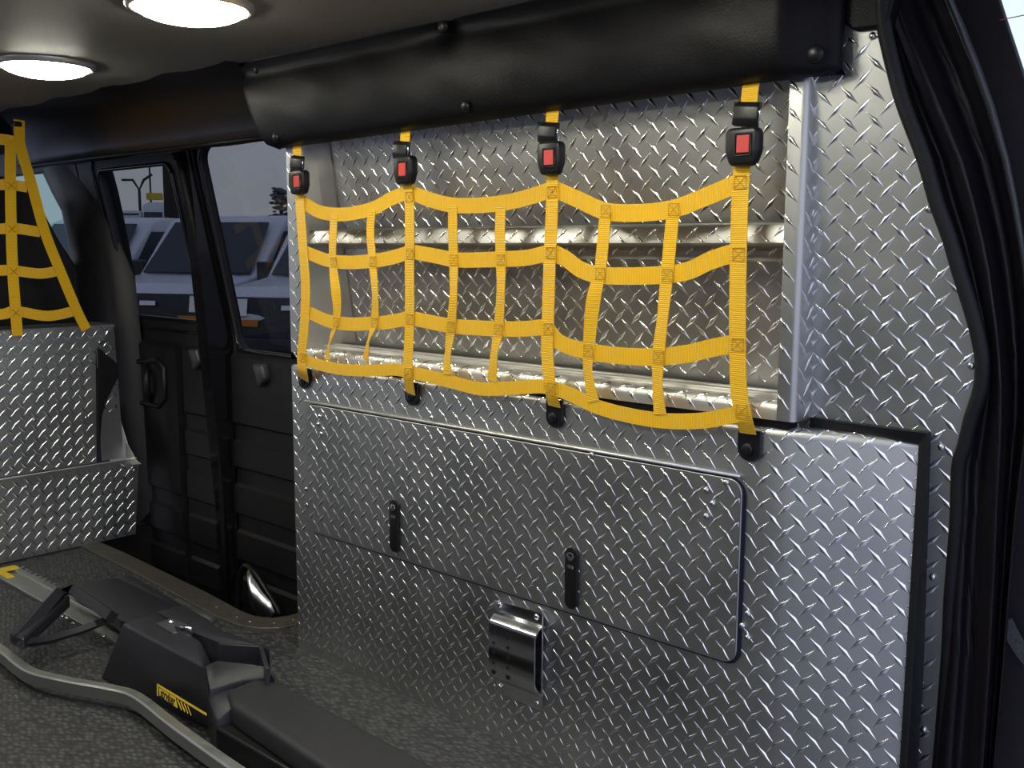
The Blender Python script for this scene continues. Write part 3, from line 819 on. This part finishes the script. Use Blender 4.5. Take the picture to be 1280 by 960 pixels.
lamp(_a.x, _a.y, 'lit round ceiling lamp further forward, nearer the yellow bulkhead net')
lamp(_b.x, _b.y, 'lit round ceiling lamp nearest the camera, beside the vinyl pad')
lamp(-.86, .90, 'lit round ceiling lamp above the drop door, near the rear doors')
for x, w_ in ((-2.32, 'front'), (-1.585, 'middle'), (-.86, 'rear')): lamp(x, .15, 'lit round ceiling lamp on the opposite side of the roof, %s of three' % w_)

# ================================================================ BULKHEAD BIN
BX = -2.97
bn = thing('bulkhead_bin', (-3.0, 1.1, 0), 'grey tread plate bin and panel standing across the front of the floor', 'bin')
f_b = lambda s, t, h: Vector((BX+h, s, t))
bm = NB(); prism(bm, [(BX, .2, .004), (BX, 1.490, .004), (BX, 1.512, .235), (BX, 1.500, .249), (BX, .2, .249)], (-.004, 0, 0), .001, 1); obj('lower_panel', bm, ALU, bn)
lug_obj(lugs(f_b, .7, 1.50, .008, .242, lambda s, t: s < 1.478+.09*t, os=.012, ot=.012), bn)
bm = NB(); prism(bm, [(BX-.02, .2, .25), (BX-.02, 1.385, .25), (BX-.02, 1.40, .60), (BX-.02, 1.46, .66), (BX-.02, 1.466, .673), (BX-.02, .2, .677)], (-.004, 0, 0), .001, 1); obj('upper_panel', bm, ALU, bn)
f_b2 = lambda s, t, h: Vector((BX-.02+h, s, t))
lug_obj(lugs(f_b2, .7, 1.46, .256, .67, lambda s, t: s < 1.376+.04*(t-.25) or (t > .62 and s < 1.45), os=.012, ot=.02), bn)
bm = NB(); prism(bm, [(BX-.035, 1.41, .25), (BX-.035, 1.48, .25), (BX-.035, 1.468, .672), (BX-.035, 1.41, .672)], (-.004, 0, 0), 0); bp_ = obj('back_panel', bm, ALU, bn)
f_b3 = lambda s, t, h: Vector((BX-.035+h, s, t))
lug_obj(lugs(f_b3, 1.41, 1.468, .40, .62, None, os=.012, ot=.02), bp_)
bm = NB(); grid(bm, [[(BX-.022, .2, z), (BX-.022, 1.466, z)] for z in (.676, .675)]); box(bm, (BX-.16, .2, .672), (BX-.022, 1.466, .676)); obj('top_shelf', bm, ALU, bn)
bm = NB(); prism(bm, [at(*p, 1, 1.487) for p in ((137, 508), (143, 503), (149, 522), (159, 555), (170, 575), (176, 580), (137, 584))], (0, .003, 0), .0008, 1); obj('gusset', bm, ALU_IN, bn)
bm = NB(); prism(bm, [at(*p, 0, BX-.03) for p in ((123, 434), (147, 455), (149, 470), (134, 500), (128, 520), (123, 580), (123, 500))], (-.012, 0, 0), .002, 1); obj('flap_and_gap_shade', bm, BLACKRUB, bn)  # black flap; its long tail stands in for shade in the open gap
bm = NB(); tube(bm, [(BX-.002, .2, .2495), (BX-.002, 1.505, .2495)], .0028, 6); obj('rolled_edge', bm, ALU_IN, bn)
domes('rivet', [at(u, v, 0, BX+.001 if v > 585 else BX-.019) for u, v in ((97, 599), (168, 588), (33, 609), (125, 428), (108, 522), (43, 525))], (1, 0, 0), .006, .004, ZINC, bn)
# its net
n2 = thing('bulkhead_net', (-3.0, 1.2, .67), 'yellow webbing net tapering to a hook above the bulkhead bin', 'net')
def bw(name, pts, w, wd, x=-2.985, mt=WEBV):
    bm = NB(); ribbon(bm, [at(p[0], p[1], 0, x+(p[2] if len(p) > 2 else 0)) for p in pts], [w]*len(pts), wd); return obj(name, bm, mt, n2, smooth='auto')
bw('upright_strap', [(24, 150), (24, 162), (26, 185), (40, 232), (56, 290), (78, 345), (96, 388), (108, 412)], .030, (0, 1, 0), -2.98)
bw('upright_strap', [(13, 175), (13, 230), (14, 285), (16, 340), (20, 395), (22, 420)], .030, (0, 1, 0), -2.98)
for pts in ([(-60, 173), (0, 174), (22, 178)], [(-60, 232), (0, 231), (14, 231), (34, 234)], [(-60, 286), (0, 286), (16, 285), (50, 290)], [(-60, 340), (0, 338), (16, 338), (50, 342), (74, 338)], [(-60, 394), (0, 393), (20, 389), (60, 395), (96, 388)]):
    bw('cross_strap', pts, .030, (0, 0, 1), -2.986, WEBY)
for px, py in ((14, 232), (15, 286), (17, 339), (20, 391)):
    c = at(px, py, 0, -2.977); bm = NB(); a = .010
    for d0, d1 in (((-a, -a), (a, a)), ((-a, a), (a, -a))): tube(bm, [c+Vector((0, d0[0], d0[1])), c+Vector((0, d1[0], d1[1]))], .0009, 4)
    obj('stitching', bm, STITCH, n2)
bm = NB(); box(bm, at(17, 162, 0, -2.97)-Vector((.02, .0, -.01)), at(28, 152, 0, -2.97)+Vector((0, .0, .0)), .004, 2); obj('hook', bm, BLACKPL, n2)

# front seats seen past the net
def seat(y, label):
    s = thing('front_seat', (-3.7, y, -.2), label, 'seat')
    bm = NB(); box(bm, (-3.72, y-.25, .2), (-3.52, y+.25, .86), .06, 4); obj('backrest', bm, SEATM, s, smooth=True)
    bm = NB(); box(bm, (-4.2, y-.25, .05), (-3.6, y+.25, .24), .05, 3); obj('seat_cushion', bm, SEATM, s, smooth=True)
    bm = NB(); box(bm, (-3.66, y-.14, .9), (-3.55, y+.14, 1.08), .045, 4); obj('headrest', bm, SEATM, s, smooth=True)
    for dy in (-.06, .06):
        bm = NB(); tube(bm, [(-3.61, y+dy, .84), (-3.61, y+dy, .92)], .007, 6); obj('headrest_post', bm, CHROME, s)
seat(1.32, 'dark cloth front seat beyond the bulkhead net')
bm = NB(); prism(bm, [at(*p, 0, -3.30) for p in ((-120, 228), (38, 228), (47, 246), (60, 274), (74, 300), (104, 345), (112, 400), (112, 460), (-120, 480))], (-.03, 0, 0), .006, 2)
tag(obj('cab_partition', bm, TRIM), 'black slanted panel behind the yellow bulkhead net, hiding the cab', 'partition')

# ================================================================ COT FASTENER ON THE FLOOR
ct = thing('cot_fastener', (-1.9, 1.0, 0), 'black and silver ambulance cot fastener on the floor with yellow logo', 'cot mount')
# silver guard bar
path = [at(u, v, 2, .046) for u, v in ((-60, 768), (4, 811), (20, 824), (40, 837), (70, 845), (100, 851), (140, 858), (172, 868), (219, 904), (281, 948), (330, 980), (420, 1040))]
path = catmull(path, 4)
bm = NB(); rows = []
for i, p in enumerate(path):
    d = (path[min(i+1, len(path)-1)]-path[max(i-1, 0)]); d.z = 0; d.normalize(); sd = Vector((d.y, -d.x, 0))
    if sd.y > 0: sd = -sd
    a, b_ = .011, .011
    sec = [(-a, -.026), (-a, -.003), (-a+.003, 0), (b_-.003, 0), (b_, -.003), (b_, -.026), (-a, -.026)]
    rows.append([p+sd*s_+Vector((0, 0, z_)) for s_, z_ in sec])
grid(bm, rows); bmesh.ops.remove_doubles(bm, verts=bm.verts, dist=1e-6); obj('guard_bar', bm, BARALU, ct, smooth='auto')
# floor rail
bm = NB()
ra = at(50, 705, 2, .012); rb = at(175, 812, 2, .012); ry = .5*(ra.y+rb.y)
x_a, x_b = -2.90, -1.6
box(bm, (x_a, 1.075, 0), (x_b, 1.095, .010), .001, 1); box(bm, (x_a, 1.02, 0), (x_b, 1.048, .010), .001, 1); box(bm, (x_a, 1.046, 0), (x_b, 1.077, .004))
k = 0; x = x_a+.02
while x < x_b:
    box(bm, (x, 1.092, 0), (x+.014, 1.104, .010)); x += .03
fr = obj('floor_rail', bm, BARALU, ct)
bm = NB(); box(bm, (-2.90, .99, .009), (-2.865, 1.09, .013), .0008, 1); box(bm, (-2.865, 1.03, .009), (-2.80, 1.05, .013), .0008, 1); obj('rail_end_cap', bm, YEL, ct, label='yellow end cap')
domes('rail_screw', [at(u, v, 2, .011) for u, v in ((78, 770), (84, 772), (92, 779), (130, 795))], (0, 0, 1), .006, .003, CHROME, ct)
def slab(pts, z0, name, mt, bev=.004, parent=None, seg=2):
    """top outline px points with own height -> prism down to z0"""
    T = [at(u, v, 2, z) for u, v, z in pts]
    t = NB(); n_ = len(T)
    a = [t.verts.new(p) for p in T]; b_ = [t.verts.new((p.x, p.y, z0)) for p in T]
    t.faces.new(a); t.faces.new(b_[::-1])
    for i in range(n_): t.faces.new((a[i], b_[i], b_[(i+1) % n_], a[(i+1) % n_]))
    bmesh.ops.recalc_face_normals(t, faces=t.faces)
    if bev: bmesh.ops.bevel(t, geom=t.edges[:], offset=bev, segments=seg, affect='EDGES', profile=.5)
    return obj(name, t, mt, parent or ct, smooth='auto')
# low cover tray behind the housing
slab([(88, 728, .05), (148, 722, .05), (262, 778, .05), (240, 800, .05), (190, 790, .05), (150, 775, .05)], .02, 'cover_tray', COVER, .003)
slab([(148, 722, .03), (158, 716, .03), (222, 752, .03), (262, 775, .03), (262, 782, .03)], .0, 'tray_flange', COVER, .002)
slab([(212, 752, .012), (222, 747, .012), (272, 771, .012), (262, 775, .012)], .0, 'steel_tab', BARALU, .001)
# triangular arm at the front
bm = NB()
A_ = [at(22, 800, 2, .075), at(72, 742, 2, .10), at(92, 738, 2, .10), at(140, 771, 2, .085)]
tube(bm, A_, .016, 4)
tube(bm, [at(30, 804, 2, .07), at(60, 800, 2, .05), at(100, 788, 2, .05), at(142, 772, 2, .06)], .010, 4)
prism(bm, [at(12, 806, 2, .058), at(30, 815, 2, .058), at(88, 760, 2, .058), at(76, 745, 2, .058)], (0, 0, .03), .004, 1)
obj('front_arm', bm, COVER, ct, smooth='auto')
# main housing: explicit faceted body
def solid(name, V, Fc, mt, parent, bev=.004):
    t = NB(); vs_ = [t.verts.new(v) for v in V]
    for f_ in Fc: t.faces.new([vs_[i] for i in f_])
    bmesh.ops.recalc_face_normals(t, faces=t.faces)
    bmesh.ops.bevel(t, geom=t.edges[:], offset=bev, segments=2, affect='EDGES', profile=.5)
    return obj(name, t, mt, parent, smooth='auto')
zt = .165
tp = [at(153, 779, 2, zt), at(200, 762, 2, .13), at(232, 756, 2, .13), at(278, 785, 2, .155), at(252, 832, 2, zt)]
tp = [at(153, 779, 2, .135), at(196, 765, 2, .135), at(250, 800, 2, .150), at(254, 833, 2, .150)]
bt = [at(125, 848, 2, .0), at(226, 790, 2, .0), at(330, 875, 2, .0), at(272, 918, 2, .0)]
bt[1] = Vector((bt[0].x+.02, tp[1].y+.02, 0)); bt[2] = Vector((bt[3].x+.0, tp[2].y+.02, 0))
hs = solid('housing', [*tp, *bt], [(0, 1, 2, 3), (4, 5, 6, 7), (0, 4, 5, 1), (1, 5, 6, 2), (2, 6, 7, 3), (3, 7, 4, 0)], COVER, ct, .006)
# right-hand raised cheek with the deep socket
def wallstrip(name, pts_top, z0, w_, mt, parent=None):
    T = [at(u, v, 2, z) for u, v, z in pts_top]; bm = NB()
    for a, b_ in zip(T[:-1], T[1:]):
        d = (b_-a); d.z = 0; d.normalize(); s_ = Vector((d.y, -d.x, 0))*w_/2
        a2 = a-d*.003; b2 = b_+d*.003
        V = [a2-s_, a2+s_, b2+s_, b2-s_]
        t = NB(); tv = [t.verts.new(p) for p in V]; bv = [t.verts.new((p.x, p.y, z0)) for p in V]
        t.faces.new(tv); t.faces.new(bv[::-1])
        for i in range(4): t.faces.new((tv[i], bv[i], bv[(i+1) % 4], tv[(i+1) % 4]))
        bmesh.ops.recalc_face_normals(t, faces=t.faces); bmesh.ops.bevel(t, geom=t.edges[:], offset=.0015, segments=1, affect='EDGES'); join(bm, t)
    return obj(name, bm, mt, parent or ct, smooth='auto')
slab([(196, 764, .13), (232, 756, .13), (278, 788, .13), (330, 806, .13), (337, 812, .13), (330, 808, .13), (275, 803, .13), (240, 790, .13)], .0, 'socket_cheek', COVER, .002)
wallstrip('socket_rim', [(275, 804, .135), (326, 807, .135), (334, 834, .135)], .0, .008, COVER)
slab([(256, 832, .12), (270, 825, .12), (318, 830, .12), (334, 836, .12), (345, 848, .10), (300, 850, .10), (262, 862, .10)], .0, 'socket_front', COVER, .004)
bm = NB(); prism(bm, [at(u, v, 2, .148) for u, v in ((196, 779), (214, 772), (242, 784), (240, 789), (218, 782), (222, 790), (216, 791))], (0, 0, -.01), .001, 1); obj('lock_plate', bm, mat('grey_lock_plate', (.12, .12, .12), .35, .6), ct)
bm = NB(); dome(bm, at(214, 778, 2, .149), (0, 0, 1), .007, .006); tube(bm, [at(226, 784, 2, .15), at(240, 786, 2, .15)], .004, 6); obj('lock_pin', bm, CHROME, ct, smooth=True)
# long side pad
A0 = [at(u, v, 2, z) for u, v, z in ((283, 862, .10), (320, 847, .10), (350, 852, .10), (540, 955, .10), (640, 1010, .10), (560, 1060, .10), (430, 975, .10), (290, 880, .10))]
bm = NB(); prism(bm, [Vector((p.x, p.y, .055)) for p in A0], (0, 0, .045), .010, 4); obj('side_pad', bm, mat('black_pad_cover', (.020, .020, .024), .55, noise=.1, bump=.1), ct, smooth='auto')
bm = NB(); ys = [p.y for p in A0]; xs = [p.x for p in A0]
box(bm, (min(xs)+.04, min(ys)+.02, 0), (-.95, max(ys)-.05, .057), .004, 2); obj('base_beam', bm, BLACKPL, ct)
bm = NB(); p0 = at(294, 934, 2, .03); box(bm, (p0.x, p0.y-.006, .02), (-.95, p0.y+.006, .034), .002, 1); box(bm, (p0.x, p0.y-.03, .0), (-.95, p0.y-.02, .01), .001, 1); obj('slide_rail', bm, BARALU, ct)
slab([(258, 862, .09), (292, 855, .09), (296, 880, .09), (270, 900, .07)], .0, 'housing_nose', COVER, .005)
# logo, printed flat on the housing's inner side
fa = [tp[0], tp[3], bt[3], bt[0]]
nf = (fa[1]-fa[0]).cross(fa[3]-fa[0]).normalized()
if nf.y > 0: nf = -nf
pf = fa[0]+nf*.0012
def onf(u, v): return atp(u, v, nf, pf)
def line_bm(bm, P, wd):
    for a, b_ in zip(P[:-1], P[1:]):
        d = (b_-a).normalized(); s_ = nf.cross(d)*wd/2; a2 = a-d*wd*.3; b2 = b_+d*wd*.3
        prism(bm, [a2-s_, a2+s_, b2+s_, b2-s_], nf*.0006)
bm = NB(); line_bm(bm, [onf(197, 869), onf(197, 856), onf(258, 893)], .0042)
A, B, D_ = onf(199.5, 860.5), onf(221, 872), onf(199.5, 870)
prism(bm, [onf(199, 860), onf(219.5, 872), onf(222, 885), onf(200, 870)], nf*.0008)
for k in range(4):
    line_bm(bm, [onf(222+k*4.2, 874.5+k*2.6), onf(227+k*4, 887+k*2.3)], .0030-.0006*k)
lg = obj('logo', bm, YEL, ct, label='yellow line logo')
cu = bpy.data.curves.new('txt', 'FONT'); cu.body = 'stryker'; cu.size = 1; cu.align_x = 'CENTER'; cu.align_y = 'CENTER'; cu.extrude = .02; cu.offset = .02
to_ = bpy.data.objects.new('txt', cu); C.objects.link(to_)
bpy.context.view_layer.update()
me = bpy.data.meshes.new_from_object(to_.evaluated_get(bpy.context.evaluated_depsgraph_get())); bpy.data.objects.remove(to_)
bm = NB(); bm.from_mesh(me)
ux = (onf(219, 876)-onf(201, 864)); wtx = ux.length; ux.normalize(); uy = nf.cross(ux)
if uy.z < 0: uy = -uy
cc = onf(210.2, 871.6)+nf*.001
mw = max(v.co.x for v in bm.verts)-min(v.co.x for v in bm.verts)
sc_ = wtx/mw
for v in bm.verts: v.co = cc+ux*v.co.x*sc_+uy*v.co.y*sc_*1.2+nf*v.co.z*.01
obj('lettering', bm, BLACKPL, lg)

# ================================================================ REAR DOOR (swung open at the right edge)
rd = thing('rear_door', (.1, 1.40, -.2), 'dark open rear door with bright window slit at the right edge', 'door')
bm = NB()
YD = 1.45
dpts = [(1180, -40), (1238, -40), (1258, 24), (1283, 100), (1330, 300), (1345, 420), (1500, 430), (1500, 1100), (1200, 1100), (1225, 700), (1250, 500)]
prism(bm, [at(*p, 1, YD) for p in dpts], (0, .008, 0), .002, 1); obj('inner_panel', bm, TRIM, rd)
bm = NB(); prism(bm, [at(*p, 1, YD+.004) for p in ((1236, -40), (1258, 24), (1283, 100), (1330, 300), (1345, 422), (1500, 432), (1500, -40))], (0, .004, 0)); obj('door_glass', bm, CLEAR, rd)
bm = NB(); tube(bm, [at(1250, 25, 1, YD), at(1300, 15, 1, YD)], .0007, 5); obj('heater_wire', bm, mat('red_wire', (.5, .05, .1), .5), rd)
bm = NB(); ribbon(bm, [at(*p, 1, YD-.015) for p in ((1256, 775), (1266, 795), (1282, 820), (1310, 850))], [.02]*4, (1, .0, .6)); obj('check_strap', bm, mat('grey_webbing', (.06, .06, .065), .7, noise=.4, nscale=300), rd)

# ================================================================ OUTSIDE
GZ = -.72
bm = NB(); grid(bm, [[(x, y, GZ) for x in (-150, -60, 0, 60, 120)] for y in (-80, 0, 60, 160)]); structure(obj('ground', bm, SNOW))
def van(loc, yaw, label, group='parked white vans'):
    v = thing('parked_van', loc, label, 'van', group)
    Rm = Matrix.Rotation(yaw, 4, 'Z'); L = Vector(loc)
    def T(x, y, z): return L+Rm @ Vector((x, y, z))
    # local: +x forward, width along y, z up from ground
    prof = [(2.72, .45), (2.78, .75), (2.70, 1.02), (2.45, 1.14), (1.55, 1.24), (.72, 2.02), (.4, 2.12), (-2.7, 2.12), (-2.8, 1.1), (-2.75, .45)]
    bm = NB(); prism(bm, [T(x, -.98, z) for x, z in prof], Rm @ Vector((0, 1.96, 0)), .05, 3); obj('body', bm, WHITEP, v, smooth='auto')
    bm = NB(); prism(bm, [T(1.60, -.86, 1.26), T(1.60, .86, 1.26), T(.84, .78, 1.99), T(.84, -.78, 1.99)], Rm @ Vector((.02, 0, .02))); obj('windscreen', bm, DARKGL, v)
    for s_ in (-1, 1):
        bm = NB(); prism(bm, [T(1.35, s_*.975, 1.22), T(.78, s_*.975, 1.88), T(-.2, s_*.975, 1.90), T(-.2, s_*.975, 1.22)], Rm @ Vector((0, s_*.015, 0))); obj('side_window', bm, DARKGL, v)
        bm = NB(); box_p = T(1.28, s_*1.12, 1.30); prism(bm, [box_p+Rm @ Vector((a, b_, c_)) for a, b_, c_ in ((0, -.1, -.12), (0, .1, -.12), (0, .1, .14), (0, -.1, .14))], Rm @ Vector((.1, 0, 0)), .02, 2); obj('mirror', bm, GRILLE, v)
        bm = NB(); prism(bm, [T(2.76, s_*.60, .78), T(2.76, s_*.92, .78), T(2.72, s_*.92, 1.0), T(2.72, s_*.60, 1.0)], Rm @ Vector((.05, 0, 0)), .01, 1); obj('headlamp', bm, CHROME, v)
        bm = NB(); prism(bm, [T(2.77, s_*.45, .66), T(2.77, s_*.92, .66), T(2.77, s_*.92, .74), T(2.77, s_*.45, .74)], Rm @ Vector((.04, 0, 0))); obj('marker_lamp', bm, AMBER, v)
        for xw in (1.9, -1.8):
            bm = NB(); cyl(bm, T(xw, s_*.85, .36), Rm @ Vector((0, s_, 0)), .36, .15, 20, .02); obj('wheel', bm, BLACKRUB, v, smooth='auto')
    bm = NB(); prism(bm, [T(2.755, -.93, .50), T(2.755, .93, .50), T(2.775, .93, .76), T(2.70, .93, 1.02), T(2.70, -.93, 1.02), T(2.775, -.93, .76)], Rm @ Vector((.03, 0, 0))); obj('grille', bm, GRILLE, v)
    bm = NB(); prism(bm, [T(2.80, -.12, .86), T(2.80, .12, .86), T(2.79, .12, .93), T(2.79, -.12, .93)], Rm @ Vector((.03, 0, 0)), .01, 1); obj('badge', bm, CHROME, v)
    bm = NB(); box_ = [T(2.7, -.95, .36), T(2.7, .95, .36), T(2.7, .95, .52), T(2.7, -.95, .52)]; prism(bm, box_, Rm @ Vector((.16, 0, 0)), .02, 2); obj('bumper', bm, GRILLE, v)
    return v
def ground_dir(u, dist):
    p = at(u, 312, 1, 1.6); d = Vector((p.x, p.y, 0)).normalized(); q = d*dist; return (q.x, q.y, GZ)
def front_at(u, dist, yaw):
    q = ground_dir(u, dist); return (q[0]-2.78*math.cos(yaw), q[1]-2.78*math.sin(yaw), GZ)
YV = math.radians(-62)
van(front_at(183, 14.2, YV), YV, 'parked white van seen through the forward side window, amber marker lamp')
van(front_at(362, 12.6, YV), YV, 'parked white van seen through the larger side window beside the cabinet')
van(front_at(14, 16.4, YV), YV, 'parked white van almost hidden behind the dark pillar')
# truck with yellow light bar
tl = ground_dir(176, 55)
tk = thing('service_truck', tl, 'distant snow-covered truck with yellow light bar above the van roofs', 'truck')
L = Vector(tl); rgt = Vector((AX[0], AY[0], 0)).normalized(); fwd = Vector((-rgt.y, rgt.x, 0))
def Q(a, z, d=0): return L+rgt*a*.62+fwd*d+Vector((0, 0, z*1.42))
def qbox(name, a0, a1, z0, z1, d0, d1, mt, bev=.05):
    bm = NB(); prism(bm, [Q(a0, z0, d0), Q(a1, z0, d0), Q(a1, z1, d0), Q(a0, z1, d0)], fwd*(d1-d0), bev, 2); return obj(name, bm, mt, tk, smooth='auto')
qbox('truck_body', -2.0, .1, .3, 2.45, 0, 2, WHITEP); qbox('cab', .1, 2.3, .3, 2.75, .0, 1.9, WHITEP, .3); qbox('cab_window', .4, 1.9, 1.75, 2.4, -.03, .02, DARKGL, .01)
qbox('light_bar', .25, 1.5, 2.85, 3.10, .6, 1.0, YEL, .06)
for a_ in (-1.3, 1.4):
    bm = NB(); cyl(bm, L+rgt*a_*.62+Vector((0, 0, .48)), -fwd, .48, .3, 18, .02); obj('wheel', bm, BLACKRUB, tk, smooth='auto')
for z in (2.0, 2.15, 2.3): qbox('side_slat', -1.9, 0, z, z+.05, -.05, .0, GRILLE, .005)
bm = NB(); tube(bm, [Q(-1.6, 3.55, .5), Q(-.7, 3.55, .5), Q(-.2, 3.2, .5), Q(.2, 3.55, .5), Q(.9, 3.75, .5)], .07, 6); tube(bm, [Q(-.2, 3.2, .5), Q(-.2, 2.4, .5)], .08, 6); obj('boom_arm', bm, GRILLE, tk, smooth=True)
bm = NB(); tube(bm, [Q(.55, 2.7, .8), Q(.55, 5.9, .8)], .05, 6); obj('mast', bm, POLE, tk)
bm = NB(); tube(bm, [Q(2.2, 2.5, .8), Q(2.2, 4.2, .8)], .06, 6); obj('exhaust_stack', bm, GRILLE, tk)
pp = Vector(ground_dir(217, 26)); bm = NB(); tube(bm, [pp, pp+Vector((0, 0, 5.5)), pp+Vector((0, 0, 9))], .17, 10, rr=[.2, .17, .14])
tag(obj('utility_pole', bm, POLE, smooth=True), 'dark upright utility pole outside the forward side window', 'pole')
# tree top at the right of the second window
tp_ = Vector(ground_dir(352, 40)); tr = thing('snowy_tree', tp_, 'small snowy tree in the distance beside the cabinet edge', 'tree')
bm = NB(); tube(bm, [tp_, tp_+Vector((0, 0, 2.4)), tp_+Vector((.1, 0, 3.6))], .1, 6, rr=[.14, .1, .05]); obj('trunk', bm, POLE, tr)
bm = NB()
for k in range(130):
    a = random.uniform(0, 2*PI); z = random.uniform(1.6, 3.9); rr_ = random.uniform(.1, .9)*(1-(z-1.6)/3.2)
    c = tp_+Vector((rr_*math.cos(a), rr_*math.sin(a), z)); e = random.uniform(.08, .2)
    t = bmesh.new(); bmesh.ops.create_icosphere(t, subdivisions=1, radius=e); bmesh.ops.scale(t, vec=(1, 1, .5), verts=t.verts); bmesh.ops.translate(t, vec=c, verts=t.verts); join(bm, t)
obj('foliage', bm, mat('frosted_foliage', (.16, .17, .16), .9, noise=.7, nscale=6), tr, kind='stuff')
